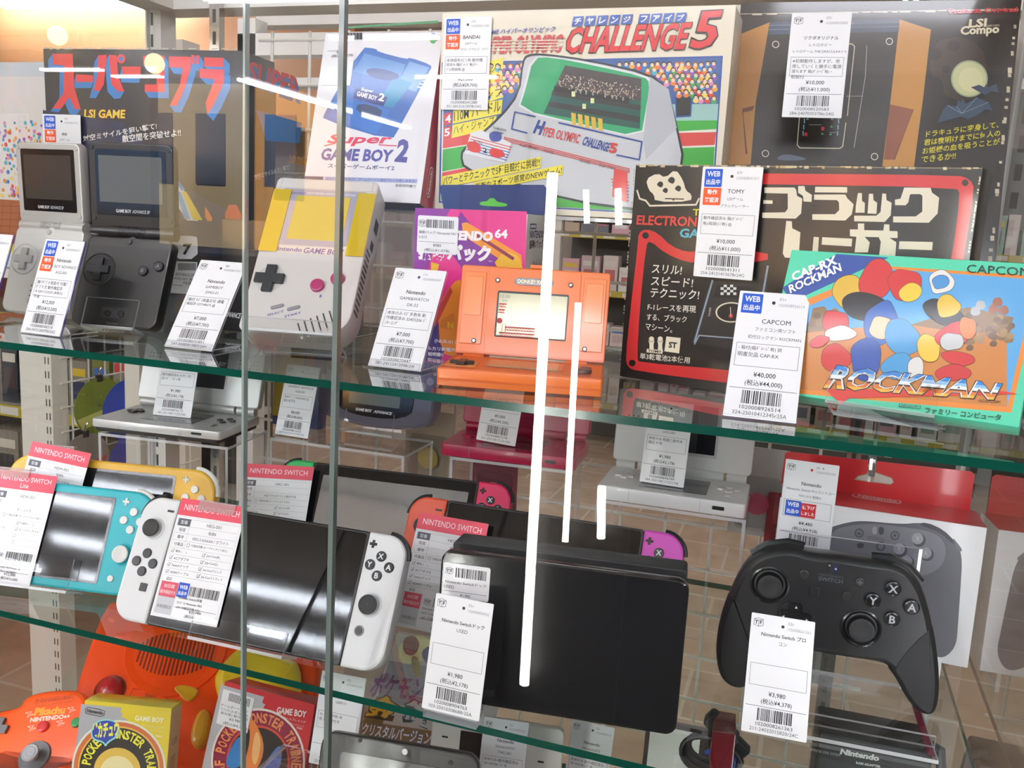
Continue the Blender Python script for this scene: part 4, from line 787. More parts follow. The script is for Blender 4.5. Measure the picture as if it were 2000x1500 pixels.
sp(FR(-.6194, .0856, 1.206, 9.1, 22.3, 82), FR(-.628, .1235, 1.2915, 10, -1.7, 80.5), 'open black folding handheld on a clear stand', '343433', '26262a', True)
sp(FR(-.735, .118, 1.206, 0, 16, 82), FR(-.7385, .148, 1.291, -3, -2.2, 82), 'open silver folding handheld half hidden behind the black one', 'cdccc8', 'b2b1ae', False)
easel('clear acrylic stand with curved lip under the black handheld', FR(-.6194, .0856, 1.206, 9.1, 22.3, 82), 50, 50, 60, 14, 24)
# ---- orange folding game
F = FR(-.2532, .0918, 1.2142, 12.2, 14.1, 114)
t = thing('handheld_game', 'open orange two-screen folding game', 'handheld game', F); og = M('e2722c', .3, 0, .25); od = M('cf6022', .35, 0, .2)
m = MB(F); m.slab(114, 69, 9, 2, .8, og, n=4); m.slab(70, 67, .8, 1.5, .3, og, 0, 34.5, .8); 
for x in (-46, 46): m.slab(17, 56, .9, 1, .4, M('e47a34', .2, 0, .4), x, 36, .9); m.slab(13, 30, .6, .8, .3, M('e88a4a', .15, 0, .5), x, 45, 1.4)
m.box(-56, 56, .6, 2.2, .05, 1.1, od); m.build('lid', t)
m = MB(F); m.slab(54.5, 35.5, .6, 1.2, .2, M('1e1a18', .3), -.5, 32.5, 1.3); m.slab(52.5, 33, .5, .6, .2, M('a9a488', .14, .25, .2), -.2, 32.2, 1.7)
a = Art(m, F, 1.7); a.k = 1; r2 = 'a02a2e'
for y, x0, x1 in ((40, -26, -20), (35.5, -26, -21), (22.5, -20, 3), (18, -24, 3)): a.R(x0, y-.5, x1, y+.5, r2).R(x0, y-2.6, x1, y-2, r2); [a.L([(x0+i*2.2, y-2.3), (x0+1.1+i*2.2, y-.2), (x0+2.2+i*2.2, y-2.3)], .35, r2) for i in range(int((x1-x0)/2.2))]
a.C(-24.5, 27, 2.2, r2).W('12:00', -21.6, 44.6, 2.6, '5c5a48', 0).W('TM', -21.8, 41.4, 2, '5c5a48', 0).L([(-22, 18), (-22, 25)], .4, r2).L([(-19.6, 18), (-19.6, 25)], .4, r2); m.build('screen', t)
m = MB(F); m.slab(30, 5.6, .6, 2.8, .2, M('77767a', .2, .7), -.6, 58.4, 1.4); a = Art(m, F, 1.4); a.k = 1; a.W('DONKEY KONG', -.6, 56.8, 3.2, 'efe6c4', 0, 25, .05); m.build('name_plate', t)
for x, y in ((-28.5, 58.2), (27.5, 57.8), (-43, 10.5), (41.6, 9.8)):
    m = MB(F); m.cyl(x, y, .3, 1.2, 2, M('54341f', .4), .2, 16); m.cyl(x, y, 1.2, 1.6, 1.3, M('b9b4ae', .2, .9), .3, 12); m.build('screw', t)
m = MB(F); m.slab(12, 3, 5, .8, .5, og, 1.5, 70.4, 1); m.build('clasp', t)
th = math.radians(14.1); HB = Matrix.Rotation(-math.radians(90)+th, 4, 'X')                 # base lies flat in front of the hinge
FB = F @ Matrix.Rotation(math.radians(-90)+th, 4, 'X') @ Matrix.Identity(4)
FB = FR(-.2532, .0918, 1.2142, 12.2, 0, 114) @ Matrix.Rotation(math.radians(-90), 4, 'X')      # y = away from viewer, z = up
R_ = F.inverted() @ FB; TB = Matrix.Translation(R_.to_translation()*1000) @ R_.to_3x3().to_4x4()
def base(): q = MB(F); q.T = TB; return q
m = base(); m.slab(114, 68, 12, 2, .8, og, 0, -36, -1.2, 4); m.slab(112, 66, .8, 2, .3, od, 0, -36, -.6, 4); m.box(-56, 56, -70.6, -70, -9, -7.6, od); m.build('base', t)
m = base(); m.slab(56, 36, .5, 1.4, .2, M('8a3c1c', .15, 0, .4), 0, -34, -.2); m.slab(50, 31, .4, .6, .1, M('a9a07c', .12, .4, .3), 0, -34, .1); m.build('screen', t)
m = base(); m.slab(22, 22, .5, 1.5, .2, M('d68a4a', .4), -43, -48, -.1); dpad(m, -43, -48, .1, 8.5, 3, 2.2, M('3a2c28', .4)); m.build('direction_pad', t)
m = base(); m.cyl(43, -50, 0, 2.4, 6, M('4a3028', .4), .7); m.build('button', t)
for y in (-34, -28): m = base(); m.slab(8, 3, 1, 1.4, .3, M('3a2c28', .4), 44, y, .6); m.build('button', t)
m = base()
for x in (-42, 36): m.tube([(x-8, -1, -2), (x+8, -1, -2)], 3.2, od, 14)
m.tube([(-30, -1, -2), (28, -1, -2)], 2.6, M('cfc6ba', .25, .6), 12); m.build('hinge', t)
# ---- boxes crowded behind the handhelds
F = FR(-.5257, .175, 1.2005, 2, 0, 74.8); t, m = carton('game_box', 'black box with white number seven sticker behind the black handheld', 'game box', F, 74.8, 104, 34, '1d1c1f', .6, .3, .5)
a = Art(m, px=True, r=.4); a.k = 1
a.S([(336, 460), (382, 461), (386, 466), (386, 506), (338, 506)], 'e4e2e2', 1).P([(345, 510), (386, 512), (380, 575), (333, 572)], 'dedcdc').up(); a.T('7', (356, 498), (373, 498), (358, 476), INK, .05)
for i in range(14): a.R(348+i*2.5, 514, 349.4+i*2.5, 528, INK)
a.T('ADVANCE SP', (342, 538), (378, 541), (343, 532), INK).T('AGS-001 箱', (340, 546), (376, 549), (341, 540), INK).T('付属', (358, 556), (375, 557), (358, 549), INK).L([(337, 556), (357, 558)], .7, INK)
a.T('ADVANCE', (436, 618), (468, 622), (440, 608), 'd8d8da', .02).T('GAME BOY', (405, 712), (440, 716), (408, 704), 'c8c8ca', .02)
m.build('carton', t)
F = FR(-.462, .2, 1.2005, 0, 0, 52); t, m = carton('game_box', 'dark grey bordered box peeking out left of the big grey handheld', 'game box', F, 52, 116, 40, '8f8f8a', .6, .4, .3)
a = Art(m); a.k = 1; a.R(-23, 6, 24, 112, '2b2e2f').up(); a.R(-14, 78, 24, 104, '6a4a78').RR(-23, 70, -10, 90, 3, 'aeb6c4').up(); a.RR(-21.5, 71.5, -11.5, 88.5, 2.4, '3a4a6c').up().W('U', -16.5, 76, 8, 'c8d0dc', 0); m.build('carton', t)
# ================================================================ middle shelf
BK = M('1b1b1d', .35, 0, .3); SCR = M('0f1013', .05, 0, 0); OLS = M('111214', .05, 0, 0)
def lbl(m, F, tx, x, y, z, h, c): Art(m, F, z, r=.4).W(tx, x, y-h/2, h, c, 0, None, .02)
def button(t, F, x, y, r, z0, z1, mt, tx=None, c='e8e8e8', name='button', bev=.6, n=24):
    m = MB(F); m.cyl(x, y, z0, z1, r, mt, bev, n)
    if tx: lbl(m, F, tx, x, y, z1, r*1.05, c)
    return m.build(name, t)
def stick(t, F, x, y, s, z, c, cring):
    m = MB(F); m.lathe(x, y, [(s*1.25, z-.3), (s*1.25, z+.5), (s*1.1, z+.9), (s*.95, z+.4), (s*.7, z+.3)], M(cring, .45), 30)
    m.lathe(x, y, [(s*.5, z), (s*.5, z+3.6), (s*.92, z+4), (s, z+5), (s*.97, z+6.2), (s*.8, z+6.6), (s*.55, z+6.1), (.2, z+5.9)], M(c, .5, 0, 0, .05, 1500), 30, None, (1, 0)); m.build('stick', t)
def plus(t, F, x, y, z, c, s=3.1, name='button'):
    m = MB(F); dpad(m, x, y, z, s, s*.33, .8, M(c, .4)); m.build(name, t)
def joycon(t, F, sgn, W, H, c, btn, ring):
    mt = M(c, .4, 0, .1)
    r = (26, 1.5, 1.5, 26) if sgn < 0 else (1.5, 26, 26, 1.5)
    m = MB(F); m.slab(34, H, 13, r, 2, mt, sgn*(W/2+17), H/2, 1.2, 8); m.build('grip_controller', t)
    m = MB(F); P = [(sgn*(W/2+17)+x*.97, H/2+y) for x, y in rrect(34, H, r, 0, 8) if y > H*.18 and x*sgn > -17*sgn*sgn+1]
    P = [(sgn*(W/2+17)+q[0], H/2+q[1]) for q in rrect(36, H+2, (27, 1, 1, 27) if sgn < 0 else (1, 27, 27, 1), 0, 8)]
    P = [q for q in P if q[1] > H*.68 and (q[0]*sgn) > W/2+6]
    m.tube([(x, y, -3.6) for x, y in sorted(P, key=lambda q: q[0]*sgn)], 2.2, M('262628', .35), 8); m.build('shoulder_button', t)
    b = M(btn, .4, 0, .1); k = H/102
    x0 = sgn*W/2; kk = 'e9e9ea' if btn[0] in '0123' else '55555a'
    if sgn > 0:
        plus(t, F, x0+5.5, 93*k, 1.2, btn)
        for x, y, l in ((14.4, 84.6, 'X'), (6.6, 77.2, 'Y'), (22.6, 77.3, 'A'), (14.2, 69.7, 'B')): button(t, F, x0+x, y*k, 4.05, 1, 2.7, b, l, kk)
        stick(t, F, x0+13.9, 47.6*k, 7.4, 1.2, '2a2a2a', ring); button(t, F, x0+9.6, 27.7*k, 4.1, 1, 1.8, M('8f8f92', .4), None); button(t, F, x0+9.6, 27.7*k, 3, 1, 2.2, M('4a4a4d', .4))
    else:
        m = MB(F); m.slab(6, 1.7, .8, .3, .2, b, x0-6, 91.6*k, 2); m.build('button', t)
        stick(t, F, x0-17, 75.5*k, 7.4, 1.2, '2a2a2a', ring)
        for x, y in ((-16.6, 54.9), (-24.6, 47.3), (-8.7, 47.5), (-16.8, 40)): button(t, F, x0+x, y*k, 4.05, 1, 2.7, b)
        m = MB(F); m.slab(6.6, 6.6, .9, .6, .3, b, x0-11.2, 27.9*k, 2.1); m.build('button', t)
def tablet_console(F, label, lc, rc, W=174, H=102, btn='222224', ringl=None, ringr=None, scr=None, film=False):
    t = thing('game_console', label, 'game console', F)
    m = MB(F); m.slab(W, H, 13.5, 3, 1.2, M('1a1a1c', .3, 0, .3), n=4); m.build('tablet_body', t)
    m = MB(F); m.slab(W-4, H-4, .4, 2.5, .15, scr or SCR, 0, H/2, .35); m.build('screen', t)
    if film:
        m = MB(F); m.slab(W-21, H-24, .3, .8, .1, M('a9adb4', .1, .75, .3), 2, H/2, .75); m.build('screen_film', t, label='silvery protective film on the screen')
    joycon(t, F, -1, W, H, lc, btn, ringl or lc); joycon(t, F, 1, W, H, rc, btn, ringr or rc); return t
def on(F, x, y, ang=0, z=2.2): return shift(F, x, y, z) @ Matrix.Rotation(math.radians(ang), 4, 'Z')
IT = [('箱有 (      )', 'Joy-Con(R)'), ('ACアダプタ', 'Joy-Con(L)'), ('Switchドック', 'Joy-Conグリップ'), ('HDMIケーブル', 'Joy-Conストラップ')]
FO = FR(-.4791, .0143, .980, 1.4, 26.6, 174)
tablet_console(FO, 'tablet console with white side grips, front of the middle shelf', 'dedede', 'dedede', scr=OLS)
switch_card(on(FO, -53, 8.5, 1), 'red and white info card lying on the tablet with white grips', 'NINTENDO SWITCH', None, 'HEG-001', '程度B', 'HEG-S-KAAAA / ホワイト', IT, ['Nintendo Switch(有機', 'ELﾓﾃﾞﾙ) Nintendo HEG', '-001 付属品完備 XTJ1', '¥30,000', '(税込¥33,000)'], 5, 62, 96, web=True)
easel('clear acrylic stand holding the tablet with white grips', shift(FO, 0, 0, 0), 90, 84, 60, 16, 16)
FH = FR(-.4543, .1901, .9755, 5.8, 27, 173)
tablet_console(FH, 'black tablet console with green left and pink right grip, silvery film on its screen', '24b458', 'e01c5c', 173, 102, '1f1f22', film=True)
switch_card(on(FH, -113, -4, 3.6, 8.5), 'red and white info card covering the green grip', 'NINTENDO SWITCH', None, 'HAC-001', '', '※右アナログパッド動作不良', IT, ['Nintendo Switch', 'HAC-001', '¥20,000', '(税込¥22,000)'], 9, 74, 97)
F2 = FR(-.2825, .1221, .9805, 1.2, 25.7, 174)
tablet_console(F2, 'tablet console with orange left and purple right grip behind the dock', 'd9502e', 'd048b6', btn='3a3a2c', scr=OLS)
switch_card(on(F2, -76.5, -11, -.7, 8.8), 'red and white info card half behind the black dock', 'NINTENDO SWITCH', None, 'HEG-001', '程度B', '', IT, ['Nintendo Switch(有機', 'ELﾓﾃﾞﾙ) Nintendo', '-001 付属品', '¥30,000', '(税込¥33,000)'], 6, 64, 97)
easel('clear acrylic stand behind the dock under the orange and purple console', F2, 90, 84, 60, 16, 12)
def lite(F, label, c, bc):
    t = thing('game_console', label, 'game console', F); mt = M(c, .45, 0, .05)
    m = MB(F); m.slab(208, 91, 13.5, 23, 2, mt, n=8); a = Art(m); a.k = 1; a.L([(-72, 89), (-72, 2)], .25, M(c, .7)).L([(72, 89), (72, 2)], .25, M(c, .7)); m.build('body', t)
    m = MB(F); m.slab(129, 76, .4, 2, .15, M('1c1c1e', .15, 0, .4), 0, 45.5, .35); m.build('screen_frame', t)
    m = MB(F); m.slab(124, 71.5, .2, .6, .08, M('1c1e22', .05, 0, 0), 0, 45.2, .5); m.build('screen', t)
    b = M(bc, .4, 0, .1)
    plus(t, F, 74.8, 81, .1, bc, 3.4)
    for x, y in ((84.6, 72.8), (76.7, 64.8), (92.4, 64.8), (84.6, 57)): button(t, F, x, y, 3.7, 0, 1.8, b)
    stick(t, F, 83, 35.3, 7.6, 0, bc, c); button(t, F, 76.1, 13.7, 3, 0, 1.2, b); stick(t, F, -83, 67, 7.6, 0, bc, c)
    m = MB(F); dpad(m, -83, 38, 0, 10, 3.4, 2, b); m.build('direction_pad', t)
    m = MB(F); m.slab(6, 1.6, .8, .3, .2, b, -74, 81, .8); m.build('button', t)
    m = MB(F); P = [q for q in rrect(209.4, 92.4, 23.5, 0, 8, 0, 45.5) if q[0] > 80 and q[1] > 62]; m.tube([(x, y, -5) for x, y in P], 2.6, M('e4e2da', .4), 8); m.build('shoulder_button', t)
    return t
FT = FR(-.7295, .0217, .9776, 9.3, 24.3, 208); lite(FT, 'turquoise one-piece handheld console at the left end', '22aeb8', 'dcdad6')
switch_card(on(FT, -27, -1, -.9, 2.2), 'red and white info card lying on the turquoise console', 'NINTENDO SWITCH', 'Lite', 'HDH-001', '', 'ターコイズ', [('箱有 (      )', '内箱有 (      )'), ('ACアダプタ', 'セーフティガイド'), ('', ''), (None, '')], ['Nintendo Switch Lite', 'Nintendo HDH-001 本', '体確認済み XJJ100091', '¥12,000', '(税込¥13,200)'], 3, 60, 98)
easel('clear acrylic stand under the turquoise console', FT, 100, 84, 50, 16, 26)
FY = FR(-.6983, .0659, .9893, 10.7, 19.6, 208); lite(FY, 'yellow one-piece handheld console behind the turquoise one', 'e0ad2e', 'd9d5c8')
switch_card(on(FY, -58, 5, -6, 8.5), 'red and white info card lying on the yellow console', 'NINTENDO SWITCH', None, 'HDH-001', '程度B', 'ソフトケース欠品', IT, ['Nintendo Switch Lite', 'HDH-001', '¥12,000', '(税込¥13,200)'], 4, 61, 95)
easel('clear acrylic stand under the yellow console', FY, 100, 84, 50, 16, 12)
for Fc, dx, dy, nm in ((FO, -50, 100.5, 'clear clip on the card of the white-gripped tablet'), (FT, -40, 95.5, 'clear clip on the card of the turquoise console'), (FY, -56, 97, 'clear clip on the card of the yellow console')):
    F = on(Fc, dx, dy, 0, 3); m = MB(F); m.box(-17, 17, -4, 4.5, 0, .8, GL('f4e8e8', 1.5, .03, 1.45, 'f0dede', .25), None, ACRE); m.box(-17, 17, 3.6, 4.5, -4, 0, ACRE); m.build('card_clip', None, label=nm, category='clip')
# ---- dock
F = FR(-.2298, .02, .9715, 7, 4.4, 175)
t = thing('console_dock', 'black tablet dock standing front and centre', 'dock', F)
dk = M('202022', .12, 0, .4); db = M('252526', .55, 0, 0, .05, 1500)
m = MB(F); m.slab(175, 110, 10, 8, 1.5, dk, n=7); m.build('front_plate', t)
m = MB(F); m.slab(172, 110, 26, 3, 1, db, 0, 55, -26); m.slab(160, 30, 18, 1, .5, db, 0, 15, -9); m.build('back_block', t)
m = MB(F); m.slab(34.5, 25, .15, 1.6, .05, M('e6e4e6', .35, 0, .2), -68, 89, .4); a = Art(m, F, .4); a.k = 1; a.BAR(-76, 91.6, -53, 98.6, 11); tf_logo(a, -80.6, 96, 2.6); a.W('Nintendo Switchドック', -68, 86.6, 2.4, INK, 0, 30).W('USED', -84, 83, 2.3, INK, -1).L([(-83.5, 81), (-52.5, 81)], .25, INK).W('¥1,980', -68, 77.6, 2.3, INK, 0); m.build('price_sticker', t)
price_tag(FR(-.2269, -.0055, .9775, -.6, 12.5, 43.2), 'white price tag leaning on the front of the black dock', dict(logo=1, num='01r', id='1020008904765', l1='Nintendo Switchドック', l2='USED', dy=2, price='¥1,980', tax='(税込¥2,178)', code='103-25010308688r25A'), h=80.2, w=43.2, th=12.5, holder=False)
m = MB(FR(-.2269, -.0055, .9716, -.6, 0, 43.2)); m.plate(-20, 20, 0, 5.6, -14, 1, 2); m.build('acrylic_block', None, label='small clear block under the tag of the dock', category='acrylic block')
# ---- boxed pad and black pad
F = FR(-.0068, .2, .9936, -1.9, 3.9, 152.7)
t, m = carton('game_pad_box', 'red and white box with a grey controller picture and hang tab', 'controller box', F, 152.7, 112, 62, 'dcdbdc', .6, .4, .2)
rd = 'd01f26'
m.add([(-76.2, 112.1, -.2), (76.2, 112.1, -.2), (76.2, 112.1, -61.8), (-76.2, 112.1, -61.8)], [(0, 1, 2, 3)], M(rd, .35, 0, .3)); m.add([(-76.4, 1, -.3), (-76.4, 111.9, -.3), (-76.4, 111.9, -61.7), (-76.4, 1, -61.7)], [(0, 1, 2, 3)], M(rd, .35, 0, .3))
b = Art(m, top(F, 0, 112.1, 0, -90), 0, px=True, r=.35); b.k = 1
b.S([(1664, 966), (1672, 962), (1752, 974), (1761, 979), (1760, 984), (1750, 984), (1672, 972), (1664, 969)], 'eed8d8', 1).up().S([(1667, 966.5), (1673, 964), (1751, 975.6), (1758, 979.5), (1757, 982), (1750, 982), (1673, 970.5), (1667, 968.5)], rd, 1).up(); b.T('Nintendo', (1674, 970.5), (1752, 981.5), (1676, 964.5), 'f0e0e0', .04)
a = Art(m, px=True, r=.4); a.k = 1
a.S([(1620, 1030), (1660, 1019), (1690, 1017), (1760, 1024), (1800, 1020), (1840, 1034), (1862, 1056), (1880, 1080), (1876, 1150), (1871, 1220), (1868, 1260), (1850, 1282), (1830, 1285), (1800, 1260), (1760, 1190), (1640, 1170), (1600, 1180), (1560, 1250), (1530, 1240), (1540, 1120), (1580, 1050)], '5b5a62', 2).up()
a.S([(1622, 1034), (1690, 1021), (1760, 1028), (1830, 1040), (1850, 1070), (1840, 1110), (1790, 1130), (1640, 1110), (1610, 1080)], '77767e', 2).S([(1790, 1023), (1810, 1020), (1842, 1034), (1866, 1058), (1862, 1064), (1836, 1040)], '38373d', 1).S([(1858, 1046), (1876, 1068), (1880, 1076), (1872, 1078)], '6a6970', 1).up()
for x, y, l in ((1792, 1052, 'X'), (1756, 1072, 'Y'), (1808, 1080, 'A'), (1770, 1096, 'B')): a.C(x+3, y+3, 13, '45444a'); a.k += 1; a.C(x, y, 11.5, '94939a', 11); a.k += 1; a.T(l, (x-4, y+4), (x+4, y+5), (x-4, y-5), 'b8b7be', .01); a.k -= 2
for x, y, l in ((1678, 1041, '-'), (1748, 1046, '+')): a.C(x, y, 9, '4a494f'); a.k += 1; a.C(x, y, 7, '6c6b72'); a.T(l, (x-3, y+2), (x+3, y+2.5), (x-3, y-3 if l == '+' else y), '2a2a2e', .02); a.k -= 1
a.S([(1675, 1060), (1688, 1061), (1686, 1071), (1673, 1070)], '4c4b52', 1).C(1720, 1067, 9, '4c4b52').C(1720, 1067, 6, '77767e').S([(1704, 1030), (1712, 1028), (1713, 1044), (1703, 1043)], '99989f', 1).S([(1716, 1028), (1727, 1030), (1726, 1044), (1716, 1044)], '4a494f', 1).C(1708, 1093, 26, '3a393f', 9).up().C(1710, 1089, 18, 'a9a8ae', 7)
a.T('NINTENDO', (1694, 1047+2), (1727, 1054), (1695, 1046), '4a494f').T('SWITCH', (1694, 1053), (1727, 1058), (1695, 1050), '4a494f')
m.build('carton', t)
m = MB(shift(F, 0, 0, -61.5)); TP = [pt(m.F, x, y) for x, y in ((1533, 887), (1538, 882), (1897, 921), (1904, 928))]; TP += [(TP[-1][0]-.3, 112), (TP[0][0]-.6, 112)]; HP = [pt(m.F, x, y) for x, y in ((1668, 936), (1676, 929), (1710, 922), (1742, 933), (1746, 942), (1740, 947), (1674, 938))]
m.prism(TP, [(0, -.8), (0, 0)], M(rd, .35, 0, .3)); a = Art(m); a.k = 1; a.P(HP, 'b09a80', True).up(); a.P(inset(HP if area(HP) > 0 else HP[::-1], .8), 'cdc6be', True); m.build('hang_tab', t)
riser('acrylic_block', 'low clear block under the red and white controller box', FR(.07, .212, .9715, -1.9), 120, 50, 20, 3)
F = FR(-.0085, .178, 1.080, -1.9, 3.9, 42.5) if False else shift(F, -54.5, 67.5, 1.)
price_tag(F, 'white price tag on the red and white controller box', dict(logo=1, num='09r ★', id='1020007852708', dot='c8202a', l1='Nintendo', l2='Nintendo Switch Proコントロー', l3='HAC-013 程度A', price='¥4,480', tax='(税込¥4,928)', code='272-24122700788r23I', web=0, sale=1), h=77, w=41.5, holder=False)
F = FR(-.0427, .132, .986, 3, 2, 158); k_ = 1.04
t = thing('game_pad', 'black game controller with two sticks on a clear stand', 'game controller', F); pb = M('232325', .38, 0, .15); pg = M('1f1f21', .6, 0, 0, .1, 1800)
O = [(1497, 1074), (1530, 1068), (1556, 1070), (1580, 1079), (1640, 1084), (1700, 1094), (1740, 1097), (1772, 1110), (1798, 1138), (1816, 1190), (1828, 1260), (1834, 1330), (1830, 1375), (1820, 1394), (1800, 1392), (1772, 1366), (1752, 1325), (1735, 1300), (1716, 1291), (1640, 1282), (1560, 1266), (1530, 1268), (1506, 1290), (1478, 1325), (1452, 1343), (1425, 1338), (1405, 1315), (1399, 1270), (1408, 1210), (1428, 1150), (1450, 1108), (1470, 1086)]
P = smooth([pt(F, *q) for q in O], 2)
m = MB(F); m.prism(P, [(6, -26), (3, -22), (1, -15), (0, -8), (0, -3), (.6, .6), (2.2, 3), (5, 4.6)], pb); a = Art(m, F, 4.7, px=False)
a.r = .5
a.RR(-4.2, 88, -.4, 95.6, 1.2, '101012').RR(.2, 88, 4.2, 95.6, 1.2, '0e1836'); a.k = 1; a.C(-2.3, 93, .7, '8a8a8e').C(2.2, 91, .8, '8a98c0').W('NINTENDO', -.4, 84.4, 1.9, '55565a', 0, 17).W('SWITCH', -.4, 80.6, 3.1, '55565a', 0, 17, .02)
m.build('body', t)
for sg, Q in ((-1, [(1428, 1152), (1444, 1166), (1470, 1200), (1500, 1240), (1492, 1300), (1478, 1325), (1452, 1344), (1424, 1339), (1404, 1316), (1398, 1270), (1407, 1208)]), (1, [(1817, 1203), (1730, 1298), (1752, 1326), (1772, 1367), (1800, 1393), (1821, 1395), (1831, 1376), (1835, 1330), (1829, 1262)])):
    PP = smooth([pt(F, *q) for q in Q], 2); m = MB(F); m.prism(PP, [(3, -24), (0, -14), (-.6, -5), (0, .6), (1.6, 3.6), (3.6, 5.2)], pg); m.build('hand_grip', t)
for q, s_ in (((1503, 1138), 1), ((1680, 1222), 1)):
    x, y = pt(F, *q); m = MB(F); m.lathe(x, y, [(14.5, 4.2), (14.3, 5.4), (13, 5.8), (11.5, 4.9)], M('1a1a1c', .2, 0, .5), 32); m.build('stick_ring', t); stick(t, F, x, y+.6, 9, 5, '222224', '141416')
for q, l in (((1742, 1144), 'X'), ((1703, 1167), 'Y'), ((1778, 1180), 'A'), ((1740, 1203), 'B')): x, y = pt(F, *q); button(t, F, x, y, 5.6, 4, 7.6, M('1b1b1e', .22, 0, .5), l, 'a8a8ac', bev=1.2)
for q, l in (((1570, 1118), ''), ((1678, 1133), '+'), ((1652, 1160), '')): x, y = pt(F, *q); button(t, F, x, y, 3.6, 4, 5.8, M('242426', .4, 0, .2), l or None, '5a5a5e')
x, y = pt(F, 1590, 1151); m = MB(F); m.slab(6.4, 6.4, 1.4, 1, .3, M('242426', .4, 0, .2), x, y, 5.7); m.build('button', t)
x, y = pt(F, 1552, 1200); m = MB(F); m.lathe(x, y, [(13, 4.5), (12.8, 5)], M('202022', .45), 32); dpad(m, x, y, 5, 11, 4, 3, M('19191b', .3, 0, .3)); a = Art(m, F, 8.05); [a.P([(x+dx*8.4-1*(dy != 0)-.8*dx, y+dy*8.4-1*(dx != 0)-.8*dy), (x+dx*8.4+1*(dy != 0)-.8*dx, y+dy*8.4+1*(dx != 0)-.8*dy), (x+dx*9.6, y+dy*9.6)], 'c8c8cc') for dx, dy in ((0, 1), (1, 0), (-1, 0))]; m.build('direction_pad', t)
for sg in (-1, 1):
    Q = [(1470, 1088), (1500, 1070), (1540, 1066), (1570, 1074)] if sg < 0 else [(1705, 1094), (1740, 1097), (1775, 1112), (1800, 1142)]
    m = MB(F); m.tube([(*pt(F, *q), -7) for q in Q], 4, M('1a1a1c', .3, 0, .3), 10); m.build('shoulder_button', t)
F = FR(-.0427, .132, .9716, 3, 0, 158); t = thing('acrylic_stand', 'clear acrylic stand with ledge under the black game controller', 'acrylic stand', F); RE = GL('e8c0cc', 1.3, .1, 1.45, '9a2a4a', .5)
m = MB(F); m.plate(-38, 66, 3, 117, -40, -37.5, 2); m.build('back_plate', t)
m = MB(F); m.plate(-40, 75, .2, 3, -45, 60, 1); m.box(70, 75.2, -.0, .2, -30, 50, RE); m.build('base_plate', t)
m = MB(F); m.plate(-40, 75, 3, 11, 42, 44.6, 2); m.build('lip', t)
price_tag(FR(-.0138, .047, .9835, 3.2, 27, 42.6), 'white price tag in front of the black game controller', dict(logo=1, num='03r', id='1020008261363', l1='Nintendo Switch プロ', l2='コン', dy=6, price='¥3,980', tax='(税込¥4,378)', code='211-24032015820r24C'), h=79, w=42.6, th=27, edge=1, holder=False)
# ---- folding handhelds on risers at the back
def clam(label, Fb, Ft, W, D, c, lidh, thick=13, dark='1d1d20', spk=0, bc=None, white=True, ledge=None):
    """Fb lies flat (y away, z up) with its front-left corner at the base's front edge; Ft is the lid"""
    t = thing('handheld_console', label, 'handheld console', Fb); mt = M(c, .35, .0 if not ledge else .3, .25); R_ = Fb.inverted() @ Ft; TT = Matrix.Translation(R_.to_translation()*1000) @ R_.to_3x3().to_4x4(); bc = bc or c
    m = MB(Fb); m.slab(W, D, thick, 4, 1.2, mt, 0, D/2, 0, 5); a = Art(m); a.k = 1
    S = Fb @ Matrix.Rotation(math.radians(90), 4, 'X')     # front face: x right, y up
    f = Art(m, S, 0); f.k = 1
    if ledge: m.slab(W-4, D-2, thick*.9, 5, 2, M(ledge, .5), 0, D/2, -thick*.6, 5)
    f.L([(-W*.28, -thick*.9), (-W*.28, -1.6)], .3, '9a9a96').L([(W*.2, -thick*.9), (W*.2, -1.6)], .3, '9a9a96').RR(W*.28, -thick*.62, W*.36, -thick*.35, 1, '161616')
    m.build('base', t)
    m = MB(Fb); m.slab(61, 46, .4, .8, .1, M('2b2d30', .1, 0, .6), 0, D*.5, .4); m.build('screen', t)
    m = MB(Fb); dpad(m, -W*.365, D*.56, .1, 8.6, 3, 1.8, M(bc, .35, 0, .2)); m.build('direction_pad', t)
    for x, y in ((0, 7.4), (-7.4, 0), (7.4, 0), (0, -7.4)): button(t, Fb, W*.365+x, D*.56+y, 3.3, 0, 1.5, M(bc, .35, 0, .2), bev=.4, n=16)
    for y in (.3, .24): m = MB(Fb); m.slab(5, 2, .6, .9, .2, M(bc, .35), W*.365, D*y, .6); m.build('button', t)
    m = MB(Fb); m.T = TT; m.slab(W, lidh, 10, 4, 1.2, mt, n=5); m.build('lid', t)
    m = MB(Fb); m.T = TT; m.slab(66, 52, .4, 1, .1, M('c2c2c2' if white else c, .3), 0, lidh*.54, .3); m.slab(61, 46, .4, .8, .1, M(dark, .06, 0, .8), 0, lidh*.54, .6); m.build('screen', t)
    m = MB(Fb); m.T = TT; m.tube([(-W*.31, -3, -5), (W*.31, -3, -5)], 5.4, mt, 16); m.tube([(-W*.47, -3.2, -5), (-W*.33, -3.2, -5)], 5.2, mt, 16); m.tube([(W*.33, -3.2, -5), (W*.47, -3.2, -5)], 5.2, mt, 16); m.build('hinge', t)
    if spk:
        m = MB(Fb); m.T = TT
        for sg in (-1, 1):
            for i in range(spk[0]):
                for j in range(spk[1]): m.lathe(sg*W*.375+(i-(spk[0]-1)/2)*spk[2], lidh*.6+(j-(spk[1]-1)/2)*spk[2], [(.75, 0), (.75, .12)], M('26262a', .6), 8)
        m.build('speaker_holes', t)
    return t
def flat(x, y, z, psi, W): return FR(x, y, z, psi, 0, W) @ Matrix.Rotation(math.radians(-90), 4, 'X')
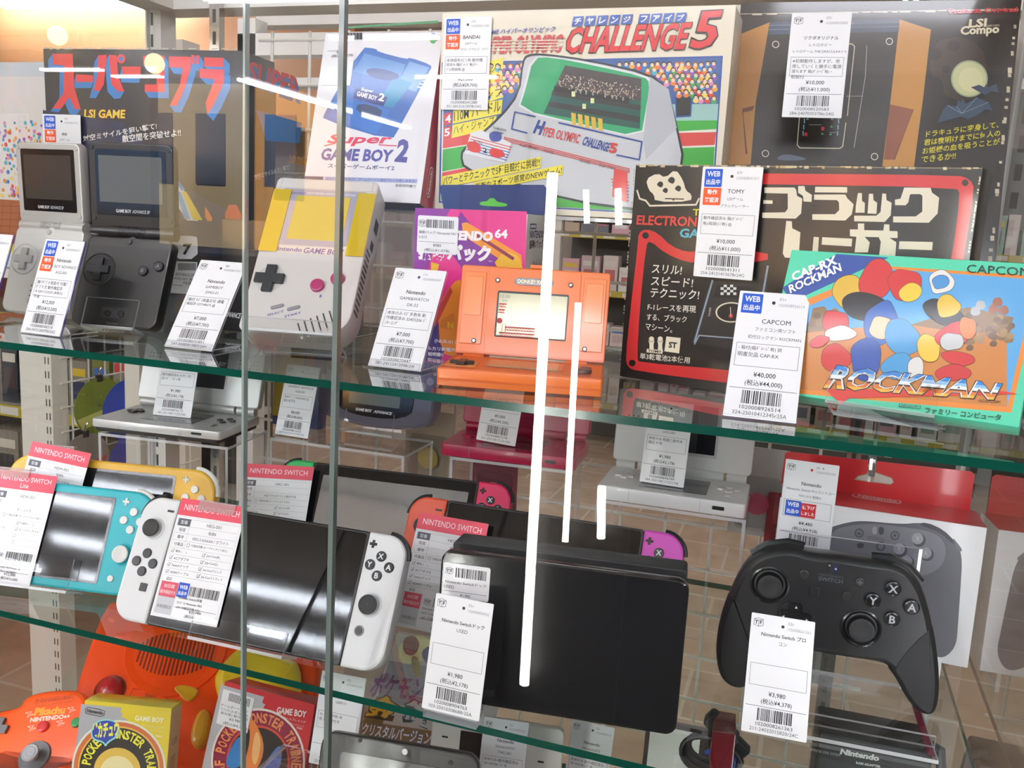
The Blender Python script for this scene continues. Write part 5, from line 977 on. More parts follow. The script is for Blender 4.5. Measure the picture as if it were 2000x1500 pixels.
clam('open silver folding handheld on a clear riser, left', flat(-.7003, .1918, 1.0909, 6.5, 148.7), shift(FR(-.7003, .1918, 1.0909, 6.5, 0, 148.7), 0, 0, 0) @ Matrix.Translation((0, .009, -.0785)) @ Matrix.Rotation(math.radians(-17), 4, 'X'), 148.7, 84.7, 'c9c9c6', 76, 9, '1c1d1f', (6, 4, 4.2), '2a2624', ledge='2a2524')
clam('open crimson folding handheld on a clear riser', flat(-.3329, .2619, 1.0969, 4, 137), FR(-.3329, .2619, 1.0969, 4, 0, 137) @ Matrix.Translation((0, .008, -.071)) @ Matrix.Rotation(math.radians(-8), 4, 'X'), 137, 74.9, 'ae1444', 72, 12, '2a1a22', 0, None, False)
clam('open white folding handheld on a clear riser', flat(-.1667, .2389, 1.0844, 1.4, 133), FR(-.1667, .2389, 1.0844, 1.4, 0, 133) @ Matrix.Translation((0, .008, -.070)) @ Matrix.Rotation(math.radians(-8), 4, 'X'), 133, 73.9, 'dcdcda', 71, 13, '15151a', (3, 2, 4.6))
def rz(label, x, y, z, psi, w, d): riser('display_riser', label, FR(x, y, .9715, psi), w, d, z-.9715*1000 if z > 10 else (z-.9715)*1000)
rz('clear riser under the silver folding handheld', -.622, .206, 1.0716 if False else 1.0745, 6.5, 150, 85)
rz('clear riser under the crimson folding handheld', -.262, .268, 1.0842, 4, 122, 72)
rz('clear riser under the white folding handheld', -.1, .242, 1.0705, 1.4, 134, 80)
rz('clear riser under the see-through handheld', -.456, .272, 1.075, 1, 158, 76)
TG = [(FR(-.6584, .2355, 1.0918, 7.7, 17, 44.5), 83, 44.5, 'white price tag standing on the silver folding handheld', dict(logo=1, l1='Nintendo', l2='NITRO', l3='NTR-001', box=['動作確認済み ﾀｯﾁﾍﾟﾝ欠', '品 ｷｽﾞ・ﾖｺﾞﾚ有'], price='¥1,980', tax='(税込¥2,178)', id='1020008876172', code='183-24110817123r24K')),
 (FR(-.5373, .283, 1.0762, -1.5, 17, 41.7), 77.7, 41.7, 'white price tag beside the see-through handheld', dict(logo=1, l1='Nintendo', l2='GAMEBOY ADVANCE', l3='AGB-001', box=['専用ｱﾀﾞﾌﾟﾀ AGB-008付 @', '0616772'], price='¥8,000', tax='(税込¥8,800)', id='1020008814255', code='247-24112117708r24J')),
 (FR(-.3056, .2895, 1.0985, -10, 14, 45), 80, 45, 'white price tag standing on the crimson folding handheld', dict(logo=1, l1='Nintendo', l2='TWL-001', box=['本体のみ 動作確認済み'], price='¥5,000', tax='(税込¥5,500)', id='1020008807278', code='221-25010817123r25A')),
 (FR(-.1331, .2665, 1.0856, -3, 12, 41.3), 77, 41.3, 'white price tag standing on the white folding handheld', dict(logo=1, l1='Nintendo', l2='NintendoDSLite', l3='USG-001', box=['本体のみ 程度C 動作未', '確認 ﾀｹ有'], price='¥1,980', tax='(税込¥2,178)', id='1020008896749', code='184-25010817123174I'))]
for F, h, w_, lb, d in TG: price_tag(F, lb, d, h=h, w=w_, th=15, holder=False)
# see-through handheld with dark screen
F = FR(-.512, .322, 1.087, 0, 8, 144.5)
t = thing('handheld_console', 'see-through grey handheld with dark screen, on a clear riser', 'handheld console', F)
m = MB(F); P = smooth([(-72, 34), (-70, 14), (-58, 6), (-30, 2), (0, 0), (30, 2), (58, 6), (70, 14), (72, 34), (70, 62), (58, 76), (30, 80), (0, 81), (-30, 80), (-58, 76), (-70, 62)], 2)
m.prism(P, [(3, -22), (0, -18), (0, -4), (1.5, -1), (4, 0)], GL('b6b2c0', 1.4, .05, 1.45, '8f8b9c', .55)); m.build('shell', t)
m = MB(F); m.prism(smooth([(-44, 12), (44, 12), (48, 40), (46, 70), (-46, 70), (-48, 40)], 2), [(0, -.4), (0, .3), (.6, .7)], M('1a1a1d', .1, 0, .6)); a = Art(m, F, .72); a.k = 1; a.W('GAME BOY', -12, 17, 3.4, 'e0e0e4', 0, 20, .05, .2).W('ADVANCE', 11, 17, 3.2, 'd0d0d6', 0, 22, .05, .3); m.build('bezel', t)
m = MB(F); m.slab(62, 42, .3, .5, .1, M('6d746c', .1, 0, .6), 0, 46, 1.); m.build('screen', t)
button(t, F, 56, 52, 4.5, -.3, 1.8, M('d8d6e0', .3)); button(t, F, 64, 58, 4.5, -.3, 1.8, M('d8d6e0', .3))
m = MB(F); dpad(m, -58, 50, -.2, 9, 3, 2, M('d8d6e0', .3)); m.build('direction_pad', t)
m = MB(F); m.slab(22, 12, 1, 2, .3, M('8aa0a8', .4), 55, 30, -.6); m.slab(16, 8, 1, 1, .3, M('c2a878', .4), 54, 34, -.2); m.build('circuit', t)
easel('clear lip stand in front of the see-through handheld', shift(FR(-.512, .322, 1.0795, 0, 8, 144.5), 0, 4, 3), 50, 58, 40, 26, 22)
F = FR(-.575, .335, 1.073, 0, 4, 60); t, m = carton('game_box', 'yellow and orange striped box behind the see-through handheld', 'game box', F, 60, 90, 18, '39406e', .5); a = Art(m); a.k = 1
a.P([(-30, 10), (8, 10), (8, 89), (-30, 89)], 'b39a3a').P([(11, 10), (21, 10), (21, 89), (11, 89)], 'a8642e'); a.up()
for i, ch in enumerate('ルキー銀行'): a.W(ch, 0, 74-i*12, 8, INK, 0)
m.build('carton', t)
# ================================================================ lowest shelf
def face_pts(F, L): return [pt(F, *q) for q in L]
F = FR(-.6823, .1096, .742, 24.5, 51.6, 260)
t = thing('game_console', 'bulky orange game console leaning back with yellow fittings', 'game console', F); oc = M('f24c0a', .35, 0, .1); ocd = M('7a2408', .5)
m = MB(F); m.prism(smooth([(-130, 6), (-122, 0), (-60, -3), (0, -5), (60, -3), (122, 0), (130, 6), (130, 120), (124, 186), (110, 190), (-110, 190), (-124, 186), (-130, 120)], 1), [(6, -70), (0, -62), (0, -6), (2, -1.6), (6, 0)], oc); m.build('body', t)
VC = pt(F, 345, 1268); V2 = pt(F, 420, 1275); rv = 42
m = MB(F); m.lathe(VC[0], VC[1], [(56, -.6), (55, 1.6), (48, .6), (46, .2)], oc, 40); a = Art(m, F, .3)
a.k = 2
for i in range(19):
    x = -40+i*4.4; hh = math.sqrt(max(4, 44*44-x*x))*.62; a.P([(VC[0]+x-1, VC[1]-hh-4), (VC[0]+x+1.1, VC[1]-hh-4), (VC[0]+x+3.2, VC[1]+hh*.75), (VC[0]+x+1.1, VC[1]+hh*.75)], ocd, True)
m.build('vent', t)
PX = pt(F, 215, 1348); m = MB(F); m.lathe(PX[0], PX[1], [(14, .2), (13.5, 2), (12.4, 5.5), (9, 8.5), (4, 10), (.2, 10.3)], M('b01c22', .25, 0, .5), 28, None, (1, 0), 1, 1.15); m.lathe(PX[0], PX[1], [(17, -.2), (16.5, .8), (14, .4)], M('8a2c10', .45), 28); m.build('power_button', t)
D = [(250, 1365), (260, 1346), (300, 1350), (341, 1372), (344, 1384), (338, 1420), (246, 1405)]
m = MB(F); Q = face_pts(F, D); m.prism(Q, [(0, 0), (0, .5), (.6, .9)], oc); a = Art(m, F, .9); a.L(Q, .5, '8a2c0c', True); Q2 = face_pts(F, [(286, 1352), (306, 1356), (304, 1366), (285, 1362)]); a.k = 1; a.L(Q2, .6, '7a240a', True).P(Q2, 'c8440f', True); m.build('hatch', t)
m = MB(F); m.prism(smooth(face_pts(F, [(338, 1345), (350, 1338), (372, 1340), (388, 1347), (386, 1358), (376, 1370), (362, 1370), (352, 1360)]), 2), [(0, 0), (.3, 1.4), (1.5, 2.4)], M('d8a828', .3, 0, .4)); m.build('badge', t)
m = MB(F); m.prism(smooth(face_pts(F, [(372, 1450), (376, 1420), (388, 1392), (404, 1386), (413, 1400), (410, 1430), (400, 1462), (384, 1466)]), 2), [(0, 0), (.3, 4), (2, 7), (5, 8.6)], M('dfa61f', .35, 0, .3)); m.build('reset_button', t)
m = MB(F); m.prism(smooth(face_pts(F, [(418, 1340), (424, 1312), (470, 1262), (500, 1270), (560, 1288), (590, 1300), (588, 1385), (560, 1420), (480, 1430), (440, 1400)]), 2), [(0, 0), (.4, 4), (3, 7), (9, 9)], M('e6c62c', .35, 0, .3)); m.build('yellow_panel', t)
# loose controller
F = FR(-.715, .052, .742, 12, 52, 150)
t = thing('game_pad', 'orange three-grip controller with grey stick, bottom left corner', 'game controller', F); oc2 = M('f4560c', .35, 0, .1)
O = [(-10, 1388), (38, 1380), (46, 1362), (70, 1351), (110, 1345), (150, 1346), (166, 1352), (174, 1374), (178, 1400), (172, 1450), (164, 1500), (150, 1494), (120, 1492), (112, 1580), (80, 1650), (40, 1650), (22, 1580), (18, 1486), (-2, 1476), (-14, 1540), (-30, 1540), (-34, 1470), (-30, 1410)]
P = smooth(face_pts(F, O), 2); m = MB(F); m.prism(P, [(8, -26), (2, -20), (0, -10), (.5, -3), (3, -.6), (6, 0)], oc2); a = Art(m, px=True, r=.4); a.k = 2
a.T('Nintendo', (72, 1374), (140, 1365), (70, 1366), 'b8420e', .03); a.L([(74, 1379), (68, 1374), (72, 1366), (138, 1358), (144, 1362), (140, 1370)], 1.1, 'c24a12', True); a.T('Pikachu', (66, 1399), (126, 1394), (70, 1383), 'e8a02c', .05).T('NINTENDO', (58, 1411), (124, 1404), (60, 1402), 'f0d8cc', .04).T('64', (125, 1403), (136, 1401), (125, 1397), 'f0d8cc', .03)
for x, y in ((58, 1395), (62, 1422), (118, 1412), (140, 1386)): a.L([(x-8, y-3), (x+4, y-5), (x, y), (x+8, y), (x-5, y+6), (x-1, y+1), (x-8, y-3)], .8, 'f0d8cc')
m.build('body', t)
x, y = pt(F, 68, 1478); m = MB(F); m.lathe(x, y, [(16, 0), (15, 2.2), (10, 1.2), (6, 1)], M('5b5a5e', .4), 28); m.lathe(x, y, [(4, 1), (4, 8), (8, 9.5), (8.4, 11), (7.8, 12.4), (6, 12), (5, 12.5), (3, 12.1), (.2, 12.3)], M('9a9a9e', .45), 28, None, (1, 0)); m.build('stick', t)
for q, c, r in (((85, 1420), 'cc2028', 5.6), ((150, 1412), '1e8a48', 5), ((172, 1440), '2a4ab0', 5)): x, y = pt(F, *q); button(t, F, x, y, r, 0, 3.4, M(c, .3, 0, .4), bev=1.4)
x, y = pt(F, -4, 1424); m = MB(F); dpad(m, x, y, 0, 11, 4, 4, M('6a696c', .4)); m.build('direction_pad', t)
# two small boxes
def sbox(F, w, h, d, label, c, lc, px, tx, sticker, inner, ic):
    t, m = carton('game_box', label, 'game box', F, w, h, d, c, .6, .3, .5); a = Art(m, px=True, r=.35); a.coat = .4
    m.build('carton', t) if False else None
    return t, m, a
F = FR(-.614, .07, .7356, 14.5, 11.7, 86.1); h = 108
t, m, a = sbox(F, 86.1, h, 24, 'small yellow and grey game box in the lower left', 'd8c22a', 0, 0, 0, 0, 0, 0); a.k = 1
a.P([(159, 1375), (238, 1382), (235, 1390), (240, 1394), (236, 1400), (250, 1406), (240, 1520), (140, 1520)], 'a6a6a8').up()
ctr = (232, 1500)
for r_, c in ((92, 'd8dcc8'), (88, 'c8683a'), (80, 'e0b040'), (77, '2a2620')): a.C(ctr[0], ctr[1], r_, c, r_*1.02, 40); a.k += .5
for i, ch in enumerate('AF POCKET MONSTER TRAI'):
    th = math.radians(190-i*9.5+8); q = (ctr[0]+64*math.cos(th), ctr[1]-66*math.sin(th)); e = (math.sin(th), math.cos(th)); n = (math.cos(th), -math.sin(th))
    if ch != ' ': a.T(ch, (q[0]-e[0]*5-n[0]*9, q[1]-e[1]*5-n[1]*9), (q[0]+e[0]*5-n[0]*9, q[1]+e[1]*5-n[1]*9), (q[0]-e[0]*5+n[0]*9, q[1]-e[1]*5+n[1]*9), 'e6e03a', .03)
a.k = 6; a.C(229, 1506, 46, 'd8b44a', 46, 30).up(); a.C(229, 1510, 34, 'e6d8a0', 34, 30)
a.S([(176, 1430), (185, 1410), (205, 1403), (228, 1408), (236, 1424), (230, 1440), (212, 1450), (206, 1460), (202, 1450), (182, 1446)], '8cd0cc', 2).up(); a.S([(179, 1430), (187, 1412), (206, 1406), (226, 1410), (233, 1424), (228, 1437), (211, 1447), (206, 1454), (202, 1447), (184, 1443)], '2b3f9c', 2).up()
a.T('ピカチュウ', (181, 1443), (232, 1438), (182, 1412), 'e8e44a', .05)
a.L([(167, 1385), (172, 1381), (198, 1386), (205, 1389), (203, 1397), (196, 1399), (168, 1393)], 1, INK, True).T('Nintendo', (170, 1391), (201, 1396), (171, 1384), INK, .03)
a.T('GAME BOY', (263, 1407), (319, 1412), (265, 1397), 'ece8c8', .03).T('ロールプレイング', (278, 1419), (319, 1424), (279, 1414), 'd8d4b0').T('バックアップ', (293, 1427), (318, 1431), (293, 1423), 'd8d4b0').T('機能付', (304, 1439), (318, 1441), (304, 1435), 'ece8d0', .04)
S = side(F, 43.05); b = Art(m, S, 0); b.R(-.0, 0, 0.1, .1, 'c8b890'); b.k = 1; b.R(1, 1, 23, 106, 'd2bc92').up(); b.W('GB', 12, 70, 6, '6a5a44', 0); b.R(6, 30, 17, 60, 'b8a078'); m.build('carton', t)
F = FR(-.507, .12, .7356, -1.3, 15.7, 102.7)
t, m, a = sbox(F, 102.7, 125, 24, 'small red and silver game box in front of the orange console', 'c43438', 0, 0, 0, 0, 0, 0); a.k = 1
a.P([(432, 1337), (516, 1361), (512, 1372), (518, 1376), (514, 1384), (540, 1400), (470, 1520), (390, 1520), (412, 1420)], 'b4b2b4').up()
ctr = (504, 1486)
for r_, c in ((92, 'e2d6c8'), (88, '8a2440'), (62, 'c84a38'), (58, '2e2624')): a.C(ctr[0], ctr[1], r_, c, r_*1.12, 40); a.k += .5
for i, ch in enumerate('BAF POCKET MONSTER TRAINER'):
    th = math.radians(196-i*8.6+4); q = (ctr[0]+75*math.cos(th), ctr[1]-84*math.sin(th)); e = (math.sin(th), math.cos(th)); n = (math.cos(th), -math.sin(th))
    if ch != ' ': a.T(ch, (q[0]-e[0]*5-n[0]*10, q[1]-e[1]*5-n[1]*10), (q[0]+e[0]*5-n[0]*10, q[1]+e[1]*5-n[1]*10), (q[0]-e[0]*5+n[0]*10, q[1]-e[1]*5+n[1]*10), 'e08a50', .03)
a.k = 6; a.S([(445, 1470), (470, 1430), (480, 1470), (470, 1500), (440, 1500)], '3a7ab8', 2).S([(530, 1470), (552, 1450), (548, 1510), (510, 1510)], '3a7ab8', 2).up(); a.S([(486, 1400), (500, 1410), (520, 1460), (500, 1510), (470, 1510), (490, 1450)], 'd87a3a', 2).up(); a.S([(500, 1420), (512, 1450), (500, 1500), (490, 1480)], 'e6b070', 2)
a.k = 12; a.T('GAME BOY', (540, 1393), (598, 1402), (542, 1380), 'f0e0da', .03).T('ロールプレイング', (554, 1404), (597, 1413), (555, 1399), 'ecd8d0').T('バックアップ', (569, 1415), (594, 1421), (569, 1411), 'ecd8d0').T('機能付', (580, 1423), (592, 1426), (580, 1419), 'ecd8d0', .04)
S = side(F, 51.35); b = Art(m, S, 0); b.k = 1; b.R(1, 1, 23, 124, '8f2026').up(); b.T('POCKET MONSTERS', (9, 100), (9, 30), (14, 100), 'e0c8c0'); m.build('carton', t)
m = MB(F); Q = face_pts(F, [(437, 1345), (498, 1364), (483, 1432), (423, 1412)]); m.prism(Q, [(0, .1), (0, .6), (.2, .7)], M('e4e3e4', .35, 0, .2)); a = Art(m, F, .7, px=True); a.k = 1
for i in range(16): x = 449+i*2.6; a.P([(x, 1353+i*.8), (x+1.2, 1353.4+i*.8), (x-2, 1369+i*.8), (x-3.2, 1368.6+i*.8)], INK)
for tx, y in (('ゲームボーイ用ｿﾌﾄ', 1376), ('ﾎﾟｹｯﾄﾓﾝｽﾀｰ赤 CERO A', 1384), ('齢対象) 動作確認', 1392)): a.T(tx, (431, y+3), (484, y+17), (432, y-3), INK)
a.T('¥3,980', (447, 1408), (470, 1413), (448, 1402), INK).T('(税込¥4,378)', (435, 1411+4), (482, 1424+3), (436, 1411-3), INK); m.build('price_sticker', t)
# standing guide book
F = FR(-.432, .222, .7355, -8, 16, 148)
t, m = carton('guide_book', 'guide book with gold and silver lettering behind the tag', 'book', F, 148, 210, 9, '9a8a7c', .4, .35, .4); a = Art(m, px=True, r=.35); a.k = 1
a.P([(778, 1232), (1000, 1270), (950, 1480), (700, 1450)], 'b8b0aa'); a.up(); a.P([(760, 1290), (960, 1320), (940, 1400), (735, 1370)], '8d8890').P([(712, 1408), (930, 1440), (920, 1480), (700, 1450)], '8a6848').P([(735, 1360), (765, 1365), (745, 1420), (708, 1412)], '7a6440').up()
a.S([(782, 1255), (810, 1238), (850, 1250), (840, 1285), (800, 1300), (775, 1290)], 'd6cf96', 2).S([(820, 1262), (900, 1255), (880, 1300), (830, 1300)], '6c6486', 2).S([(788, 1244), (812, 1240), (822, 1262), (806, 1284), (786, 1274)], '8a5a50', 2).S([(800, 1280), (818, 1282), (824, 1318), (812, 1330)], '9a8a50', 2).up()
a.T('ポケモンスター', (716, 1362), (900, 1380), (735, 1310), '8f8a94', .07).up(); a.T('ポケモンスター', (718, 1360), (898, 1378), (737, 1312), '7a4a72', .03).up()
a.T('金', (706, 1400), (772, 1410), (724, 1352), '4a3a1c', .09).T('銀', (782, 1412), (846, 1428), (792, 1360), '3c4448', .09).up(); a.T('金', (710, 1398), (768, 1408), (727, 1355), 'd2a02e', .05).T('銀', (785, 1410), (843, 1425), (795, 1364), 'b4bcc0', .05).up()
a.T('クリスタルバージョン', (704, 1436), (840, 1456), (710, 1410), '4a4458', .07).up(); a.T('クリスタルバージョン', (705, 1435), (839, 1455), (711, 1411), 'd8dce4', .03); a.T('株式会社ゲームソフト[ポケットモンスター]公式ガイド', (703, 1443), (842, 1468), (704, 1438), 'd8d0b8'); m.build('cover', t)
riser('display_riser', 'low clear riser on the lowest shelf under the black handheld', FR(-.3, .05, .7355), 260, 90, 80)
price_tag(FR(-.392, .122, .8165, 3.7, 17, 44.5), 'white price tag in front of the guide book', dict(logo=1, l1='Nintendo', l2='GB用ｿﾌﾄ', box=['A) 全年齢対象) 箱', '有 説明書付き'], price='¥2,980', tax='(税込¥3,278)', id='1020008770285', code='231-24111114714r24I'), h=83, th=17, holder=False)
F = FR(-.3493, .0566, .8165, 7.9, 17.2, 137); t = thing('handheld_console', 'black folding handheld lid at the bottom edge', 'handheld console', F)
m = MB(F); m.slab(137, 70, 10, (12, 12, 4, 4), 1.5, M('302d2b', .35, 0, .2), n=6); m.build('lid', t)
m = MB(F); m.slab(104, 52, .4, 3, .15, M('3a3735', .2, 0, .4), 2, 30, .4); m.build('screen', t)
m = MB(F); x, y = pt(F, 791, 1468); m.lathe(x, y, [(2.6, .2), (2.4, .9), (.2, 1)], M('e8e6e4', .3), 18, None, (1, 0)); m.build('camera_dot', t)
for q in ((703, 1445), (880, 1490)): x, y = pt(F, *q); button(t, F, x, y, 2.2, 0, .8, M('26221f', .4), bev=.3, n=16, name='screw_cap')
F = FR(-.3064, .2, .767, 8.2, 11.5, 130); t = thing('handheld_console', 'white folding handheld lid behind the two lower tags', 'handheld console', F)
m = MB(F); m.slab(130, 74, 10, 6, 1.2, M('d4d2cc', .35, 0, .2), n=5); x, y = pt(F, 869, 1439); a = Art(m); a.k = 1; a.R(x-3, y-.9, x+3, y+.9, '222222'); x, y = pt(F, 1056, 1488); a.R(x-3, y-.9, x+3, y+.9, '222222'); a.W('▽ ! ○', -50, 14, 3, '8a8a86', 0); m.build('lid', t)
m = MB(F); Q = face_pts(F, [(904, 1412), (1030, 1432), (1022, 1512), (896, 1470)]); xs = [q[0] for q in Q]; m.slab(max(xs)-min(xs), 50, .5, 1, .2, M('332824', .1, 0, .6), (max(xs)+min(xs))/2, 34, .4); m.build('screen', t)
m = MB(FR(-.3064, .19, .7355, 8.2, 0, 130)); m.box(-60, 60, 0, 26, -40, 0, ACR, ACRE, ACRE); m.build('acrylic_block', None, label='clear block under the white handheld lid', category='acrylic block')
for F, lb, i_ in ((FR(-.2434, .166, .785, 8.9, 20, 42.4), 'left one of the two white price tags low beneath the dock', '1020008820501'), (FR(-.186, .2668, .7385, 1.2, 20, 44.5), 'right one of the two white price tags low beneath the dock', '1020008820519')):
    price_tag(F, lb, dict(logo=1, num='10r', id=i_, l1='Nintendo', l2='NintendoDSi', l3='TWL-001', box=['本体のみ 動作確認済み', 'TJF12997381 ｷｽﾞ有'], price='¥2,980', tax='(税込¥3,278)'), h=(79 if lb[0] == 'l' else 83), w=(42.4 if lb[0] == 'l' else 44.5), th=20)
F = FR(-.186, .29, .8, 4, 15, 120); t, m = carton('dock_reflection_box', 'dark brown box low behind the dock', 'game box', shift(F, 60, -60, 0), 90, 90, 14, '3a2422', .8); m.build('carton', t)  # stands for the dock mirrored in the shelf and the brown behind
# power adapter with red plugs
riser('display_riser', 'clear riser on the lowest shelf under the black adapter', FR(.045, .1, .7355), 175, 205, 110)
F = FR(.046, .2, .847, 2, 6, 88)
t = thing('console_adapter', 'black console adapter box with white logo and red plug', 'console adapter', F); ab = M('2f2f30', .45)
m = MB(F); m.slab(88, 62, 60, 4, 2.5, ab, n=5); a = Art(m, px=True); a.k = 1; a.T('Nintendo', (1640, 1473), (1716, 1487), (1643, 1462), 'd8d6d2', .05).T('COMPUTER DISK SYSTEM', (1575, 1465), (1640, 1478), (1576, 1460), 'a8a6a2').T('RAM ADAPTER', (1672, 1492), (1720, 1500), (1672, 1487), 'd0ceca', .04)
for i in range(4): a.L([(1724, 1478+i*8), (1742, 1484+i*8)], 2, '161616')
m.build('body', t)
m = MB(F); m.tube([(30, 58, -10), (40, 68, -8), (50, 64, -6), (52, 48, -4), (50, 34, -3)], 4, M('1e1e20', .5), 10); m.build('cable', t)
m = MB(F); m.slab(15, 34, 14, 2, 1, M('7a1c26', .35, 0, .2), 50, 18, 2); m.build('plug', t)
F = FR(-.0365, .128, .847, 4, 6, 18); t = thing('disk_drive', 'narrow glossy dark red console edge beside the coiled cable', 'console part', F)
m = MB(F); m.slab(18, 82, 40, 1.5, 1, M('741822', .25, 0, .4), n=4); m.build('body', t); m = MB(F); m.slab(7, 5, .6, .6, .2, M('a05a5e', .3, 0, .4), 1, 18, .4); m.build('button', t)
F = FR(-.078, .165, .868, 0, 0, 40); t = thing('power_cable', 'coiled black power cable tied with a blue wire', 'cable', F); kb = M('1c1c1e', .45)
m = MB(F)
for k in range(3): m.tube([(20+(24-k*2)*math.cos(q), 21+(16-k*2)*math.sin(q), -6*k+2*math.sin(q*2)) for q in [6.2832*i/28 for i in range(29)]], 2.6, kb, 8)
m.build('cable', t)
m = MB(F); m.T = Matrix.Translation((26, 46, 0)) @ Matrix.Rotation(math.radians(-38), 4, 'Z'); m.slab(30, 13, 14, 3, 1.5, kb, 0, 0, 4); m.slab(16, 10, 10, 2, 1, kb, 20, 0, 2); m.build('plug', t)
m = MB(F); m.tube([(33+6*math.cos(q), 21+16*math.sin(q)*1.1, -6+13*math.cos(q+1)) for q in [6.2832*i/20 for i in range(21)]], 1.5, M('2a55c0', .4), 6); m.tube([(30, 32, 6), (22, 33, 9), (16, 28, 9)], 1.8, M('2a55c0', .4), 6); m.build('wire_tie', t)
F = FR(-.098, .215, .7355, 3, 12, 46); m = MB(F); m.slab(46, 128, 1, 1, .2, M('d9d6cf', .5), n=3); m.build('paper_slip', None, label='blank off-white paper slip below the coiled cable', category='paper')
# ================================================================ behind the case
g = random.Random(11)
def hang_pack(x, z, w, h, c, label, y=392, tx=None):
    F = FR((x-w/2)*.001, y*.001, z*.001, g.uniform(-4, 4), -3, w); t = thing('hanging_pack', label, 'hanging pack', F)
    m = MB(F); m.slab(w, h, 1, 2, .2, M(c, .4, 0, .2)); m.build('backing_card', t)
    m = MB(F); P = rrect(w*.8, h*.6, 6, 0, 4, 0, h*.38); m.prism(P, [(0, .2), (1, 8), (5, 12)], GL('f6f6f6', 1.8, .02, 1.45, None, 0, .3, 60)); m.build('blister', t)
    m = MB(F); m.lathe(0, h*.38, [(w*.2, .8), (w*.22, 4), (w*.12, 8), (.5, 9)], M(tx or 'c8b060', .4), 14, None, (1, 0)); m.build('toy', t); return t
for q in ((-400, 1010, 60, 90, 'b8a890', 'pale hanging toy pack on the wire grid, left end', None), (-318, 985, 54, 80, '8a4652', 'wine red hanging toy pack on the wire grid', None), (15, 960, 70, 100, '9a2a34', 'dark red hanging toy pack behind the black controller', None), (-30, 1010, 55, 95, 'c8c4c0', 'grey hanging toy pack behind the white handheld', 'c8506a'), (-118, 1230, 46, 90, '9a9a94', 'grey hanging pack behind the orange folding game', 'a8a8a2'), (20, 860, 62, 84, 'd4d8d0', 'white hanging card low on the wire grid', '3a7ab0')): hang_pack(*q[:6], 392, q[6])
F = Matrix.Translation((-.035, .365, 1.262)); t = thing('capsule_toy', 'clear round capsule with a red toy inside, behind the folding game', 'capsule toy', F)
m = MB(F); m.lathe(0, 0, [(30*math.cos(a_), 30*math.sin(a_)) for a_ in [math.radians(d_) for d_ in range(-86, 90, 12)]], GL('f2f4f4', 2., .01, 1.5), 24); m.build('capsule', t)
m = MB(F); m.lathe(2, 4, [(2, -16), (11, -12), (14, -2), (11, 8), (4, 13)], M('b02a2c', .3, 0, .3), 16); m.lathe(-8, -4, [(1, -20), (7, -16), (7, -8), (2, -4)], M('d8cc60', .4), 12); m.lathe(8, -4, [(1, -22), (6, -16), (2, -6)], M('2a3a8a', .4), 12); m.build('toy', t)
# neighbouring fixtures seen through the glass
def shelf_unit(x0, x1, y0, d, z1, label, seed, zs, cs, end=True):
    F = Matrix.Translation((x0*.001, y0*.001, 0)); t = thing('shop_shelf', label, 'shop shelf', F); W = x1-x0
    m = MB(F); m.box(0, W, d-10, d, 0, z1, '5a564e'); m.build('back_panel', t)
    for z in zs:
        m = MB(F); m.box(0, W, 0, d-10, z-20, z, 'cfcabe'); m.box(0, W, -6, 0, z-34, z+2, 'b8a83a'); a = Art(m, F @ Matrix.Translation((0, -.0062, 0)) @ Matrix.Rotation(math.radians(90), 4, 'X')); q = random.Random(seed)
        for i in range(int(W/140)): a.R(20+i*140, z-28, 90+i*140, z-4, 'dedcd2')
        m.build('shelf_board', t)
    for x in (0, W-40): m = MB(F); m.box(x, x+40, -10, 60, 0, z1, 'd8d2c6'); m.build('shelf_post', t)
    return t
cs = ('2a3038', '3a4a3c', '6a5a44', '4a3438', '8a8478', '2a3a5a', '5a2a2c', '7a7a3c', 'c8b8a8', '3a3a3a')
def goods(x0, x1, y0, zs, seed, names, grp, lab):
    q = random.Random(seed); k = 0
    for z in zs:
        x = x0+48
        while x < x1-180:
            w_ = q.uniform(55, 130); h_ = q.uniform(120, 215); F = Matrix.Translation(((x+w_/2)*.001, (y0+30)*.001, z*.001+.0006)) @ Matrix.Rotation(math.radians(90), 4, 'X')
            t = None; m = MB(F); c = q.choice(names); m.slab(w_, h_, 120, 2, 1, M(c, .4, 0, .2), n=2); a = Art(m, F, 0); a.k = 1; a.R(-w_*.35, h_*.25, w_*.35, h_*.6, q.choice(names)).R(-w_*.4, h_*.7, w_*.4, h_*.85, q.choice(('d8d2c4', 'c83a3a', 'd8b83a', '3a6ab0')))
            m.build('goods_box', None, label=lab, category='boxed goods', group=grp); x += w_+q.uniform(6, 30); k += 1
LS = (420, 700, 980, 1240)
shelf_unit(-3300, -1620, 1500, 420, 1750, 'dark shop shelf with yellow price rails seen through the left pane', 3, LS, cs)
goods(-3300, -1620, 1500, LS, 7, cs, 'boxed goods on the left shop shelf', 'boxed goods on the dark shop shelf with yellow price rails')
shelf_unit(-1500, 2600, 4700, 420, 1900, 'long shop shelf along the far wall', 5, (300, 640, 980, 1320), cs)
goods(-1500, 2600, 4700, (300, 640, 980, 1320), 9, ('c8b0b0', 'd8c8c0', '8aa890', 'b86a6a', 'e0dcd4', '6a6a72', 'c0a890', 'd8a8b0'), 'boxed goods along the far wall', 'boxed goods on the long shelf along the far wall')
